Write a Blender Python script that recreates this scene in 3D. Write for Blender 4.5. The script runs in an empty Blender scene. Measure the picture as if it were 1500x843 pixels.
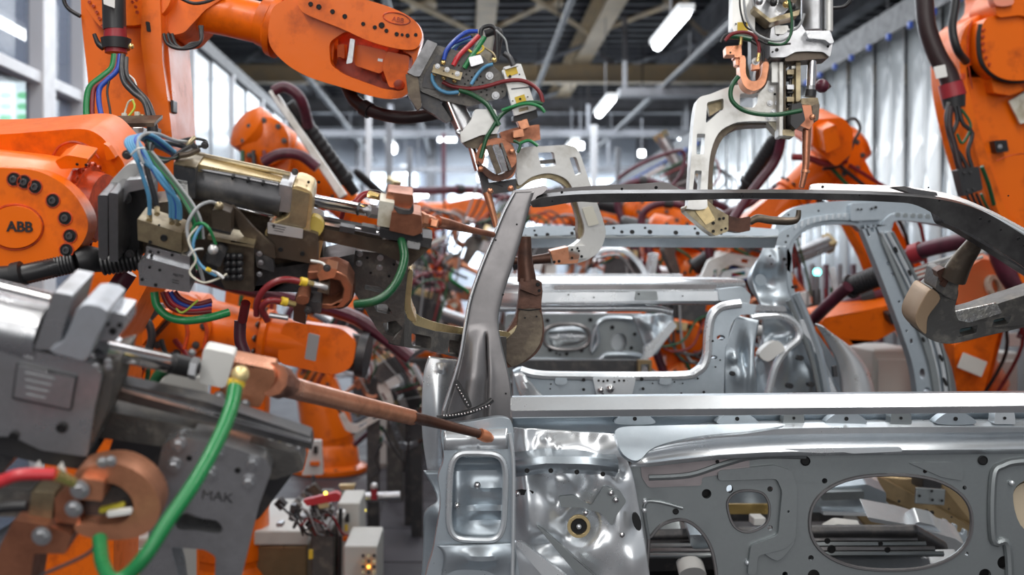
import bpy, bmesh, math, random
from mathutils import Vector, Matrix
from mathutils.geometry import tessellate_polygon
random.seed(7)
scene = bpy.context.scene
COL = scene.collection
# ------------------------------------------------------------ camera, world, lights, exposure
F = 1600.0; CX = 680.0; CY = 400.0; CZ = 1.6        # focal length (of 1500 px), vanishing point, eye height
cam_d = bpy.data.cameras.new('camera'); cam = bpy.data.objects.new('camera', cam_d); COL.objects.link(cam)
cam_d.sensor_width = 36; cam_d.lens = 36*F/1500
cam_d.shift_x = (750-CX)/1500; cam_d.shift_y = (CY-421.5)/1500
cam.location = (0, 0, CZ); cam.rotation_euler = (math.pi/2, 0, 0)
cam_d.clip_start = 0.05; cam_d.clip_end = 200
cam_d.dof.use_dof = True; cam_d.dof.focus_distance = 2.45; cam_d.dof.aperture_fstop = 2.9
scene.camera = cam
scene.view_settings.view_transform = 'Standard'; scene.view_settings.look = 'None'
scene.view_settings.gamma = 1; scene.view_settings.exposure = -0.08
w = bpy.data.worlds.new('world'); scene.world = w; w.use_nodes = True
w.node_tree.nodes['Background'].inputs[0].default_value = (0.88, 0.93, 1.0, 1)
w.node_tree.nodes['Background'].inputs[1].default_value = 0.36
def area(loc, sx, sy, e, col=(1, .97, .93), rot=(0, 0, 0)):
    l = bpy.data.lights.new('unseen_area_light', 'AREA'); l.shape = 'RECTANGLE'; l.size = sx; l.size_y = sy
    l.energy = e; l.color = col; o = bpy.data.objects.new('unseen_area_light', l)
    o.location = loc; o.rotation_euler = rot; COL.objects.link(o); return o
# unseen area lights for the hall's tube rows, over photographer and line
area((-1.6, 0.3, 4.4), .5, 6, 150)
area((1.9, 0.3, 4.4), .5, 6, 150)
area((0.2, 6.5, 4.6), 5, 4, 190, (.95, .97, 1))
area((0.2, 14, 4.9), 6, 9, 620, (.90, .95, 1))
area((0.2, 24, 5.0), 8, 9, 1500, (.84, .92, 1))
area((0.0, -3.5, 2.6), 5, 2.2, 100, (1, .97, .93), (math.radians(62), 0, 0))  # added front fill from behind the photographer, not a tube row

# ------------------------------------------------------------ helpers
def V3(*a): return Vector(a)
def P(px, py, d): return Vector(((px-CX)*d/F, d, CZ+(CY-py)*d/F))
class Pl:
    """a real plane in the hall: depth d at picture point `at`, a = dY/dX, b = dY/dZ"""
    def __init__(s, d, a=0., b=0., at=(CX, CY)):
        o = P(at[0], at[1], d); s.c = d-a*o.x-b*o.z; s.a = a; s.b = b
        s.n = Vector((-a, 1, -b)).normalized()
    def __call__(s, px, py):
        u = (px-CX)/F; v = (CY-py)/F
        Y = (s.c+s.b*CZ)/(1-s.a*u-s.b*v)
        return Vector((u*Y, Y, CZ+v*Y))
    def sh(s, w):                       # parallel plane w metres further away
        q = Pl.__new__(Pl); q.a = s.a; q.b = s.b; q.n = s.n; q.c = s.c+w*math.sqrt(1+s.a**2+s.b**2); return q
def rect(x0, y0, x1, y1): return [(x0, y0), (x1, y0), (x1, y1), (x0, y1)]
def ob(cx, cy, w, h, ang):
    c, s = math.cos(math.radians(ang)), math.sin(math.radians(ang))
    return [(cx+x*c-y*s, cy+x*s+y*c) for x, y in ((-w/2, -h/2), (w/2, -h/2), (w/2, h/2), (-w/2, h/2))]
def ell(cx, cy, rx, ry=None, n=20, ang=0, e=1.0):
    ry = rx if ry is None else ry; c, s = math.cos(math.radians(ang)), math.sin(math.radians(ang)); r = []
    for i in range(n):
        t = 2*math.pi*i/n; x = math.cos(t); y = math.sin(t)
        x = rx*math.copysign(abs(x)**e, x); y = ry*math.copysign(abs(y)**e, y)
        r.append((cx+x*c-y*s, cy+x*s+y*c))
    return r
def cr(pts, n=6, closed=False):
    """Catmull-Rom through points of any dimension"""
    m = len(pts); out = []
    if m < 3 and not closed: return [tuple(p) for p in pts]
    rng = range(m) if closed else range(m-1)
    for i in rng:
        if closed: a, b, c, d = pts[(i-1) % m], pts[i], pts[(i+1) % m], pts[(i+2) % m]
        else: a, b, c, d = pts[max(i-1, 0)], pts[i], pts[i+1], pts[min(i+2, m-1)]
        for k in range(n):
            t = k/n
            out.append(tuple(.5*(2*b[j]+(c[j]-a[j])*t+(2*a[j]-5*b[j]+4*c[j]-d[j])*t*t+(3*b[j]-a[j]-3*c[j]+d[j])*t**3) for j in range(len(b))))
    if not closed: out.append(tuple(pts[-1]))
    return out
def rc(pts, r, n=4):
    """round the corners of a polygon by r"""
    out = []; m = len(pts)
    for i in range(m):
        a = Vector(pts[i-1]); b = Vector(pts[i]); c = Vector(pts[(i+1) % m])
        la = (a-b).length; lc = (c-b).length; q = min(r, la*.45, lc*.45)
        p0 = b+(a-b).normalized()*q; p1 = b+(c-b).normalized()*q
        for k in range(n+1):
            t = k/n; out.append(tuple(p0*(1-t)**2+b*2*t*(1-t)+p1*t*t))
    return out
class MB:
    def __init__(s): s.v = []; s.f = []
    def add(s, vs, fs):
        o = len(s.v); s.v += [Vector(q) for q in vs]; s.f += [tuple(i+o for i in f) for f in fs]; return s
    def loops3(s, loops2, front, vec):
        """loops2: outer + holes in 2D (for the tessellation), front: same loops in 3D, vec: extrusion"""
        tris = tessellate_polygon([[Vector((x, y, 0)) for x, y in L] for L in loops2])
        flat = [q for L in front for q in L]; n = len(flat); vs = flat+[q+vec for q in flat]
        fs = [tuple(t) for t in tris]+[tuple(i+n for i in reversed(t)) for t in tris]; o = 0
        for L in loops2:
            m = len(L)
            for i in range(m): fs.append((o+i, o+(i+1) % m, n+o+(i+1) % m, n+o+i))
            o += m
        return s.add(vs, fs)
    def prism(s, pts, pl, th, holes=(), w=0.):
        if not callable(pl): pl = Pl(pl)
        if w: pl = pl.sh(w)
        L = [list(pts)]+[list(h) for h in holes]
        return s.loops3(L, [[pl(*q) for q in l] for l in L], pl.n*th)
    def ext(s, O, U, W, pts, w0, w1, holes=()):
        """polygon in metres in the frame (O; U, V = W x U), extruded along W from w0 to w1"""
        U = U.normalized(); W = (W-U*W.dot(U)).normalized(); V = W.cross(U)
        L = [list(pts)]+[list(h) for h in holes]
        return s.loops3(L, [[O+U*x+V*y+W*w0 for x, y in l] for l in L], W*(w1-w0))
    def box(s, c, sx, sy, sz, R=None):
        vs = [Vector((x*sx/2, y*sy/2, z*sz/2)) for x in (-1, 1) for y in (-1, 1) for z in (-1, 1)]
        if R is not None: vs = [R @ q for q in vs]
        return s.add([Vector(c)+q for q in vs], [(0, 1, 3, 2), (4, 6, 7, 5), (0, 4, 5, 1), (2, 3, 7, 6), (0, 2, 6, 4), (1, 5, 7, 3)])
    def tube(s, pts, r, n=10, cap=True):
        """pts 3D; r a number or one radius per point"""
        pts = [Vector(q) for q in pts]; m = len(pts); R = r if isinstance(r, (list, tuple)) else [r]*m
        T = [(pts[min(i+1, m-1)]-pts[max(i-1, 0)]) for i in range(m)]
        T = [t.normalized() if t.length > 1e-9 else Vector((0, 0, 1)) for t in T]
        a = Vector((0, 0, 1)) if abs(T[0].z) < .9 else Vector((1, 0, 0)); N = (a-T[0]*a.dot(T[0])).normalized()
        vs = []; fs = []
        for i in range(m):
            N = (N-T[i]*N.dot(T[i])).normalized(); B = T[i].cross(N)
            for k in range(n):
                t = 2*math.pi*k/n; vs.append(pts[i]+(N*math.cos(t)+B*math.sin(t))*R[i])
        for i in range(m-1):
            for k in range(n): fs.append((i*n+k, i*n+(k+1) % n, (i+1)*n+(k+1) % n, (i+1)*n+k))
        if cap: fs.append(tuple(range(n-1, -1, -1))); fs.append(tuple((m-1)*n+k for k in range(n)))
        return s.add(vs, fs)
    def rod(s, pts, rp, n=14, k=6):
        """(px,py,d) points, radius in picture px (turned into metres at each point's own distance)"""
        R = list(rp) if isinstance(rp, (list, tuple)) else [rp]*len(pts)
        q = cr([tuple(p)+(R[i]*p[2]/F,) for i, p in enumerate(pts)], k)
        return s.tube([P(*p[:3]) for p in q], [max(p[3], 1e-4) for p in q], n)
    def cyl(s, a, b, ra, rb=None, n=24):
        """straight stepped cylinder between (px,py,d) ends, radii in px"""
        A = P(*a); B = P(*b); rb = ra if rb is None else rb
        return s.tube([A, B], [ra*a[2]/F, rb*b[2]/F], n)
    def lathe(s, A, B, prof, n=24):
        """prof: (t along A->B in metres, radius)"""
        ax = (B-A).normalized()
        a = Vector((0, 0, 1)) if abs(ax.z) < .9 else Vector((1, 0, 0)); N = (a-ax*a.dot(ax)).normalized(); Bn = ax.cross(N)
        vs = []; fs = []; m = len(prof)
        for t, r in prof:
            for k in range(n):
                th = 2*math.pi*k/n; vs.append(A+ax*t+(N*math.cos(th)+Bn*math.sin(th))*max(r, 1e-4))
        for i in range(m-1):
            for k in range(n): fs.append((i*n+k, i*n+(k+1) % n, (i+1)*n+(k+1) % n, (i+1)*n+k))
        fs.append(tuple(range(n-1, -1, -1))); fs.append(tuple((m-1)*n+k for k in range(n)))
        return s.add(vs, fs)
    def ball(s, c, r, n=10):
        vs = []; fs = []
        for i in range(1, n):
            for k in range(2*n):
                a = math.pi*i/n; b = math.pi*k/n
                vs.append(Vector(c)+Vector((math.sin(a)*math.cos(b), math.sin(a)*math.sin(b), math.cos(a)))*r)
        for i in range(n-2):
            for k in range(2*n): fs.append((i*2*n+k, i*2*n+(k+1) % (2*n), (i+1)*2*n+(k+1) % (2*n), (i+1)*2*n+k))
        fs.append(tuple(range(2*n))); fs.append(tuple((n-2)*2*n+k for k in range(2*n)))
        return s.add(vs, fs)
    def sweep(s, st, prof, closed=False):
        """st: (px,py,d) stations; prof: (depth, height) offsets in metres; th via solidify at build"""
        vs = []; fs = []; m = len(prof)
        for p in st:
            o = P(*p[:3]); k = p[3] if len(p) > 3 else 1
            vs += [o+Vector((0, y*k, z*k)) for y, z in prof]
        for i in range(len(st)-1):
            for j in range(m if closed else m-1): fs.append((i*m+j, i*m+(j+1) % m, (i+1)*m+(j+1) % m, (i+1)*m+j))
        return s.add(vs, fs)
    def skin(s, left, right, pl, cols, sub, bumps=(), fn=None):
        """sheet between two boundary lines with pressed relief; bumps (cx,cy,rx,ry,metres,sharpness)"""
        if not callable(pl): pl = Pl(pl)
        L = cr(left, sub); R = cr(right, sub); vs = []; fs = []
        for a, b in zip(L, R):
            for j in range(cols+1):
                t = j/cols; x = a[0]+(b[0]-a[0])*t; y = a[1]+(b[1]-a[1])*t; h = 0.
                for B in bumps:
                    q = ((x-B[0])/B[2])**2+((y-B[1])/B[3])**2; e = B[5] if len(B) > 5 else 1
                    h += B[4]*math.exp(-(q**e))
                if fn: h += fn(x, y, t)
                vs.append(pl(x, y)-pl.n*h)
        m = cols+1
        for i in range(len(L)-1):
            for j in range(cols): fs.append((i*m+j, i*m+j+1, (i+1)*m+j+1, (i+1)*m+j))
        return s.add(vs, fs)
    def build(s, name, mat, parent=None, bev=0., seg=2, solid=0., sub=0, ang=35, flip=False, **kw):
        me = bpy.data.meshes.new(name); me.from_pydata([tuple(q) for q in s.v], [], s.f)
        bm = bmesh.new(); bm.from_mesh(me); bmesh.ops.recalc_face_normals(bm, faces=bm.faces)
        for f in bm.faces: f.smooth = True
        bm.to_mesh(me); bm.free(); me.set_sharp_from_angle(angle=math.radians(ang)); me.materials.append(mat)
        o = bpy.data.objects.new(name, me); COL.objects.link(o)
        if solid: m = o.modifiers.new('s', 'SOLIDIFY'); m.thickness = solid; m.offset = 0
        if sub: m = o.modifiers.new('u', 'SUBSURF'); m.levels = m.render_levels = sub
        if bev:
            m = o.modifiers.new('b', 'BEVEL'); m.width = bev; m.segments = seg; m.limit_method = 'ANGLE'
            m.angle_limit = math.radians(40); m.harden_normals = True
        attach(o, parent)
        for k, v in kw.items(): o[k] = v
        return o
def attach(o, parent):
    if parent is not None:
        o.parent = parent; o.matrix_parent_inverse = wm(parent).inverted()
def wm(o):
    b = o.matrix_basis
    return b.copy() if o.parent is None else wm(o.parent) @ o.matrix_parent_inverse @ b
def thing(name, label, cat, at, group=None):
    o = bpy.data.objects.new(name, None); COL.objects.link(o); o.location = at; o.empty_display_size = .1
    o['label'] = label; o['category'] = cat
    if group: o['group'] = group
    return o
def tag(o, label, cat, group=None):
    o['label'] = label; o['category'] = cat
    if group: o['group'] = group
    return o
# ------------------------------------------------------------ materials
MATS = {}
def mat(name, col, metal=0., rough=.5, col2=None, nscale=14., nlo=.45, nhi=.62, bump=0., bscale=60., rvar=.12, coat=0., spec=.5, streak=None, trans=0., alpha=1.):
    m = bpy.data.materials.new(name); m.use_nodes = True; nt = m.node_tree; N = nt.nodes; L = nt.links
    b = N['Principled BSDF']; b.inputs['Base Color'].default_value = (*col, 1); b.inputs['Metallic'].default_value = metal
    b.inputs['Roughness'].default_value = rough; b.inputs['Coat Weight'].default_value = coat; b.inputs['Coat Roughness'].default_value = .12
    b.inputs['Specular IOR Level'].default_value = spec
    b.inputs['Transmission Weight'].default_value = trans; b.inputs['Alpha'].default_value = alpha
    tc = N.new('ShaderNodeTexCoord'); mp = N.new('ShaderNodeMapping'); L.new(tc.outputs['Object'], mp.inputs[0])
    if streak: mp.inputs['Scale'].default_value = streak
    n1 = N.new('ShaderNodeTexNoise'); n1.inputs['Scale'].default_value = nscale; n1.inputs['Detail'].default_value = 6; n1.inputs['Roughness'].default_value = .65
    L.new(mp.outputs[0], n1.inputs['Vector'])
    if col2 is not None:
        mr = N.new('ShaderNodeMapRange'); mr.inputs[1].default_value = nlo; mr.inputs[2].default_value = nhi; L.new(n1.outputs[0], mr.inputs[0])
        mx = N.new('ShaderNodeMix'); mx.data_type = 'RGBA'; L.new(mr.outputs[0], mx.inputs[0])
        mx.inputs[6].default_value = (*col, 1); mx.inputs[7].default_value = (*col2, 1); L.new(mx.outputs[2], b.inputs['Base Color'])
    if rvar:
        r = N.new('ShaderNodeMapRange'); r.inputs[1].default_value = .3; r.inputs[2].default_value = .7
        r.inputs[3].default_value = max(rough-rvar, .02); r.inputs[4].default_value = min(rough+rvar, 1); L.new(n1.outputs[0], r.inputs[0]); L.new(r.outputs[0], b.inputs['Roughness'])
    if bump:
        n2 = N.new('ShaderNodeTexNoise'); n2.inputs['Scale'].default_value = bscale; n2.inputs['Detail'].default_value = 4; L.new(mp.outputs[0], n2.inputs['Vector'])
        bp = N.new('ShaderNodeBump'); bp.inputs['Strength'].default_value = bump; bp.inputs['Distance'].default_value = .004
        L.new(n2.outputs[0], bp.inputs['Height']); L.new(bp.outputs[0], b.inputs['Normal'])
    MATS[name] = m; return m
def emat(name, col, e):
    m = bpy.data.materials.new(name); m.use_nodes = True; b = m.node_tree.nodes['Principled BSDF']
    b.inputs['Base Color'].default_value = (*col, 1); b.inputs['Emission Color'].default_value = (*col, 1); b.inputs['Emission Strength'].default_value = e
    MATS[name] = m; return m
ORANGE = mat('orange_paint', (.84, .150, .002), 0, .36, (.42, .060, .002), 9, .53, .78, .10, 40, .1, coat=.12, spec=.35)
ORANGE2 = mat('orange_paint_worn', (.80, .145, .003), 0, .42, (.34, .05, .003), 7, .48, .75, .1, 30, .1, spec=.35)
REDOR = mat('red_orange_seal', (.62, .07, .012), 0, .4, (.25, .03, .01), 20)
GALV = mat('galvanised_sheet', (.50, .56, .61), .72, .36, (.36, .42, .47), 5, .4, .7, .05, 30, .10)
GALVB = mat('galvanised_sheet_bright', (.84, .87, .90), .68, .30, (.62, .67, .71), 4, .4, .7, .08, 14, .1)
GALVD = mat('pressed_steel_grey', (.33, .36, .37), .75, .38, (.24, .26, .27), 5, .4, .7, .04, 30, .1)
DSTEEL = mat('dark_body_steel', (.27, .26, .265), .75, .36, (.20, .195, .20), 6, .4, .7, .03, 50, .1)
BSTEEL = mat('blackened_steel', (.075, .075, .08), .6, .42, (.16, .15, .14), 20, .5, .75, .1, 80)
GUNM = mat('gunmetal_cast', (.13, .125, .12), .7, .48, (.27, .25, .22), 24, .5, .72, .25, 160)
ALU = mat('machined_aluminium', (.55, .56, .58), .9, .33, (.33, .33, .34), 12, .45, .75, .12, 60)
ALUL = mat('pale_aluminium', (.70, .70, .68), .55, .42, (.45, .43, .38), 10, .52, .75, .08, 60)
BRASSY = mat('oily_brass_coated_steel', (.42, .35, .22), .75, .38, (.16, .125, .085), 13, .42, .68, .15, 60)
GOLD = mat('golden_chromated_block', (.74, .58, .31), .75, .33, (.35, .26, .14), 10, .5, .75, .12, 50)
BROWN = mat('oily_brown_steel', (.10, .078, .06), .6, .40, (.22, .18, .13), 16, .5, .72, .15, 70)
CHROME = mat('chromed_rod', (.78, .76, .76), 1, .12, (.5, .48, .5), 10, .5, .8, 0, 1, .05)
COPPER = mat('worn_copper', (.46, .19, .11), .75, .38, (.20, .08, .05), 14, .45, .72, .15, 70)
COPPERL = mat('bright_copper', (.74, .33, .19), .75, .34, (.42, .18, .10), 14, .48, .75, .1, 60)
COPPERD = mat('burnt_copper', (.11, .052, .036), .55, .42, (.05, .028, .022), 18, .45, .7, .15, 80)
BRASS = mat('brass_fitting', (.85, .62, .25), .9, .25)
BLACK = mat('black_plastic', (.018, .018, .02), 0, .42, rvar=.08)
RUBBER = mat('black_rubber', (.025, .025, .027), 0, .36)
MAROON = mat('maroon_hose_jacket', (.10, .018, .035), 0, .38, (.055, .012, .022), 12)
DKHOSE = mat('dark_brown_hose', (.030, .016, .017), 0, .38)
REDM = mat('dark_red_collar', (.30, .02, .03), 0, .4)
RED = mat('red_hose', (.52, .03, .04), 0, .32)
DRED = mat('dark_red_hose', (.20, .018, .022), 0, .34)
GREEN = mat('green_hose', (.015, .20, .06), 0, .3)
DGREEN = mat('dark_green_hose', (.012, .085, .032), 0, .32)
BLUE = mat('blue_hose', (.02, .07, .42), 0, .32)
LBLUE = mat('pale_blue_hose', (.10, .30, .50), 0, .34)
GREY = mat('grey_cable', (.30, .31, .32), 0, .4)
WHITE = mat('white_plastic', (.72, .72, .70), 0, .45)
OFFW = mat('off_white_block', (.66, .64, .55), 0, .5, (.42, .38, .28), 14)
YELLOW = mat('yellow_tape', (.75, .52, .04), 0, .45)
YGREEN = mat('yellow_green_wire', (.45, .55, .06), 0, .4)
BEIGE = mat('beige_beam_paint', (.58, .44, .26), .1, .5, (.42, .36, .27), 2, .4, .7)
GREYB = mat('grey_beam_paint', (.20, .20, .215), .1, .5, (.14, .14, .15), 2)
CABIN = mat('cabinet_grey', (.55, .55, .52), 0, .5)
BROWNP = mat('brown_primed_sheet', (.30, .22, .12), .6, .38, (.22, .16, .09), 5)
HOLE = mat('hole_shade', (.008, .008, .009), .2, .6, rvar=0)  # near-black colour stands in for the shade inside holes and grooves
SILV = mat('silver_label', (.62, .62, .62), .6, .4)
LAMP = emat('lamp_tube', (.92, .96, 1), 14)
SCREEN = emat('screen_glow', (.78, .92, 1.0), 3.4); SCREENG = emat('screen_green', (.22, .95, .40), 2.2)
LEDY = emat('yellow_indicator', (1, .8, .1), 4); LEDC = emat('cyan_signal', (.2, 1, .9), 5); LEDO = emat('orange_indicator', (1, .35, .05), 4)
PLATE = mat('dark_steel_plate', (.22, .22, .23), .85, .34, (.12, .12, .12), 10, .45, .75, .12, 60)
RISER = mat('dark_riser', (.07, .068, .07), .1, .55, (.11, .11, .11), 6)
RAILM = mat('roof_rail_shaded', (.075, .073, .075), .7, .36, (.11, .11, .11), 8)  # body steel darkened for the shade on the rail's down-facing band
# unit pieces shared between bolts
def unit(name, f, m):
    b = MB(); f(b); o = b.build(name, m); me = o.data; bpy.data.objects.remove(o); return me
def _bolt(b):
    b.lathe(V3(0, 0, -.2), V3(0, 0, 1), [(0, 1.35), (.35, 1.35), (.36, .95), (.9, .95), (1.0, .82)], 6)
    b.lathe(V3(0, 0, -.2), V3(0, 0, 1), [(0, 1.45), (.3, 1.45)], 12)
def _sock(b):
    b.lathe(V3(0, 0, -.2), V3(0, 0, 1), [(0, 1), (.7, 1), (.8, .9), (.8, .5), (.35, .45)], 12)
def _ring(b):
    b.lathe(V3(0, 0, -.1), V3(0, 0, 1), [(0, 1.2), (.18, 1.2), (.3, 1.0), (.12, .9), (.1, 0.01)], 16)
BM = {'bolt': unit('bolt', _bolt, ALU), 'bolt_dark': unit('bolt', _bolt, BSTEEL), 'socket': unit('screw', _sock, BSTEEL),
      'hole': unit('bolt_hole', _ring, HOLE), 'osocket': unit('screw', _sock, REDOR)}
def bolts(parent, pts, pl, r, kind='bolt', nm=None):
    """r in px; each a piece of its own on the plane, heads towards the viewer"""
    if not callable(pl): pl = Pl(pl)
    for q in pts:
        o = bpy.data.objects.new(nm or ('screw' if 'sock' in kind else 'bolt_hole' if kind == 'hole' else 'bolt'), BM[kind])
        c = pl(q[0], q[1]); rr = (q[2] if len(q) > 2 else r)*c.y/F*(.74 if kind == 'hole' else 1)
        M = (-pl.n).to_track_quat('Z', 'Y').to_matrix().to_4x4()
        o.matrix_basis = Matrix.Translation(c) @ M @ Matrix.Diagonal((rr, rr, rr, 1)); COL.objects.link(o); attach(o, parent)
def axbolts(parent, C, ax, R, r, n, kind='bolt', a0=0, a1=360):
    """ring of bolts round axis ax through C (metres)"""
    ax = ax.normalized(); a = Vector((0, 0, 1)) if abs(ax.z) < .9 else Vector((1, 0, 0)); N = (a-ax*a.dot(ax)).normalized(); B = ax.cross(N)
    for i in range(n):
        t = math.radians(a0+(a1-a0)*i/n); c = C+(N*math.cos(t)+B*math.sin(t))*R
        o = bpy.data.objects.new('screw', BM[kind]); o.matrix_basis = Matrix.Translation(c) @ ax.to_track_quat('Z', 'Y').to_matrix().to_4x4() @ Matrix.Diagonal((r, r, r, 1))
        COL.objects.link(o); attach(o, parent)
def text(s, px, py, size_px, pl, m, parent, name='lettering', rot=0, wt=0.0015, bold=0.):
    c = bpy.data.curves.new(name, 'FONT'); c.body = s; c.extrude = wt; c.align_x = 'CENTER'; c.align_y = 'CENTER'; c.offset = bold
    if not callable(pl): pl = Pl(pl)
    o0 = pl(px, py); X = (pl(px+10, py+10*math.tan(math.radians(rot)))-o0).normalized(); Z = -pl.n; Y = Z.cross(X)
    k = size_px*o0.y/F; c.size = 1
    t = bpy.data.objects.new(name, c); COL.objects.link(t)
    dg = bpy.context.evaluated_depsgraph_get(); me = bpy.data.meshes.new_from_object(t.evaluated_get(dg)); bpy.data.objects.remove(t)
    R = Matrix((X, Y, Z)).transposed().to_4x4(); me.transform(Matrix.Translation(o0) @ R @ Matrix.Diagonal((k, k, 1, 1)))
    me.materials.clear(); me.materials.append(m); o = bpy.data.objects.new(name, me); COL.objects.link(o); attach(o, parent); return o
def hose(name, pts, rp, m, parent, **kw): return MB().rod(pts, rp).build(name, m, parent, **kw)
def pz(name, pts, pl, th, m, parent=None, holes=(), bev=.003, w=0., **kw): return MB().prism(pts, pl, th, holes, w).build(name, m, parent, bev=bev, **kw)
# ============================================================ THE HALL
XL, XR = -2.8, 3.5; ZL, ZR = 3.95, 3.58
def struct(o): o['kind'] = 'structure'; return o
FLOORM = mat('floor_paint', (.045, .043, .05), .0, .55, (.075, .07, .08), 3, .4, .7, .15, 25, .12, spec=.3)
CEILM = mat('ceiling_deck', (.055, .055, .065), .2, .55, (.09, .09, .10), 1.5)
struct(MB().box((0, 14, -.05), 40, 46, .1).build('floor', FLOORM))
m = MB()
for i in range(58): m.box((0, 2+i*.5, 6.35), 34, .22, .16)
m.box((0, 15, 6.5), 34, 34, .1); struct(m.build('ceiling', CEILM))
# seams of the floor plates in the aisle
fj = bpy.data.objects['floor']
for y in [4+i*.8 for i in range(14)]:
    for x in (-.95, -.15): MB().box((x, y, .004), .78, .78, .012).build('floor_plate', FLOORM, fj, bev=.004, seg=1)
# polycarbonate strips and glazing
CURT = mat('pvc_strip', (.47, .50, .51), .0, .13, (.38, .41, .43), 2.0, .35, .7, .45, 5, .05, streak=(1, 1, .35), alpha=.93, spec=1.)
CURTL = mat('pvc_panel', (.56, .60, .64), .0, .16, (.46, .50, .54), 2.0, .35, .7, .3, 3, .08, streak=(1, 1, .3), alpha=.9, spec=.8)
GLZ = mat('glazing', (.24, .30, .42), .0, .08, (.15, .20, .30), 1.2, .4, .7, .1, 3, .03, alpha=.5, spec=.9)
FRAME = mat('pale_frame', (.62, .62, .64), .2, .4); DRAIL = mat('dark_rail', (.045, .045, .05), .3, .5)
wr = struct(MB().box((XR, 18, ZR+.07), .14, 24, .16).build('wall_right', DRAIL))
MB().box((XR-.09, 18, ZR-.05), .03, 24, .05).build('rail', DRAIL, wr)
me = None
for i in range(71):
    y = 6.2+i*.33
    if me is None:
        b = MB(); vs = []; n = 8
        for z in (0.02, ZR):
            for k in range(n+1):
                t = k/n; vs.append(V3(-.022*math.sin(math.pi*t), -.18+.36*t, z))
        b.add(vs, [(k, k+1, n+2+k, n+1+k) for k in range(n)]); o = b.build('curtain_strip', CURT, wr, solid=.003); me = o
    else:
        o = me.copy(); COL.objects.link(o)
    o.location = (XR+(.02 if i % 2 else 0), y, 0); o.rotation_euler = (0, 0, random.uniform(-.05, .05))
cl = None
for i in range(46):
    if cl is None:
        cl = MB().box((0, 0, 0), .035, .045, .055).build('rail_clip', mat('blue_clip', (.04, .10, .45), 0, .4), wr, bev=.01); o = cl
    else: o = cl.copy(); COL.objects.link(o)
    o.location = (XR-.12, 6.6+i*.42, ZR-.10)
wl = struct(MB().box((XL, 19.5, ZL+.06), .14, 20.6, .14).build('wall_left', DRAIL))
me = None
for i in range(21):
    if me is None: me = MB().box((0, 0, ZL/2), .03, .93, ZL-.05).build('wall_panel', CURTL, wl, bev=.01); o = me
    else: o = me.copy(); COL.objects.link(o)
    o.location = (XL+(.025 if i % 2 else 0), 9.6+i*.95, 0)
    if i % 2 == 0: MB().box((XL+.05, 9.15+i*.95, ZL/2), .06, .06, ZL).build('wall_post', FRAME, wl, bev=.01)
# glazed bay on the left
wg = struct(MB().box((XL, 7.05, 5.0), .1, 4.4, .1).build('window_1', FRAME))
for y, wd in ((4.9, .14), (7.15, .22), (7.85, .11), (8.55, .1), (9.15, .12)):
    MB().box((XL+.03, y, 2.5), .12, wd, 5).build('window_post', FRAME, wg, bev=.01)
for z in (1.05, 2.86): MB().box((XL+.03, 7.05, z), .09, 4.3, .08).build('transom', FRAME, wg, bev=.01)
ys = [4.97, 7.04, 7.26, 7.8, 7.9, 8.5, 8.6, 9.1]
for a, b_ in zip(ys[::2], ys[1::2]):
    for z0, z1 in ((.05, 1.0), (1.1, 2.82), (2.9, 4.95)):
        MB().box((XL-.01, (a+b_)/2, (z0+z1)/2), .012, b_-a, z1-z0).build('pane', GLZ, wg)
# status screen behind the glazing
t = thing('status_screen', 'white status screen with green fields glowing behind the left glazing', 'screen', (-4.9, 11, 0))
c = V3(-4.0, 10.0, 2.95)
q = Pl(10.1, 0, 0)
def back(px0, py0, px1, py1, pl, th, name, m, par, w=0): return pz(name, rect(px0, py0, px1, py1), pl, th, m, par, bev=.005, w=w)
back(-60, 120, 46, 200, q, .06, 'screen_panel', SCREEN, t); back(-66, 112, 50, 208, q, .05, 'screen_housing', CABIN, t, .07)
for r_ in range(4):
    for c_ in range(4): pz('green_field', ell(-42+c_*25, 140+r_*16, 9, 5, 14), q, .008, SCREENG, t, bev=0, w=-.01)
MB().box((-4.6, 10.2, 1.2), .12, .12, 2.4).build('screen_stand', GREYB, t)
# far end: pale wall and glowing windows stand in for the bright haze
wb = struct(MB().box((0, 30, 2.65), 30, .2, 5.3).build('wall_back', mat('back_wall', (.62, .66, .72), 0, .6, (.48, .52, .6), .6)))
WIN = emat('lit_haze_window', (.80, .90, 1.0), 3.2)
for i in range(11):
    MB().box((-9.5+i*1.9, 29.85, 3.4-.3*(i % 3)), (.5, 1.3, .8)[i % 3], .06, 2.6-.5*(i % 2)).build('lit_haze_window', WIN, wb)
    MB().box((-8.5+i*1.9, 29.6, 2.65), .25, .3, 5.3).build('wall_column', GREYB, wb)
# steel roof structure, piece by piece
def ibeam(name, a, b, wd, h, m, label, group):
    a = Vector(a); b = Vector(b); U = (b-a).normalized(); L = (b-a).length
    sec = [(-wd/2, 0), (wd/2, 0), (wd/2, .03), (.015, .03), (.015, h-.03), (wd/2, h-.03), (wd/2, h), (-wd/2, h), (-wd/2, h-.03), (-.015, h-.03), (-.015, .03), (-wd/2, .03)]
    side = Vector((0, 0, 1)).cross(U).normalized(); mb = MB()
    vs = [a+side*x+V3(0, 0, y) for x, y in sec]+[b+side*x+V3(0, 0, y) for x, y in sec]; n = len(sec)
    mb.add(vs, [(i, (i+1) % n, n+(i+1) % n, n+i) for i in range(n)]+[tuple(range(n)), tuple(range(2*n-1, n-1, -1))])
    return tag(mb.build(name, m), label, 'beam', group)
names = {-5.4: 'far left', -3.5: 'left', -1.6: 'left of centre', .35: 'centre', 2.25: 'right of centre', 4.2: 'right', 6.1: 'far right'}
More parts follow.
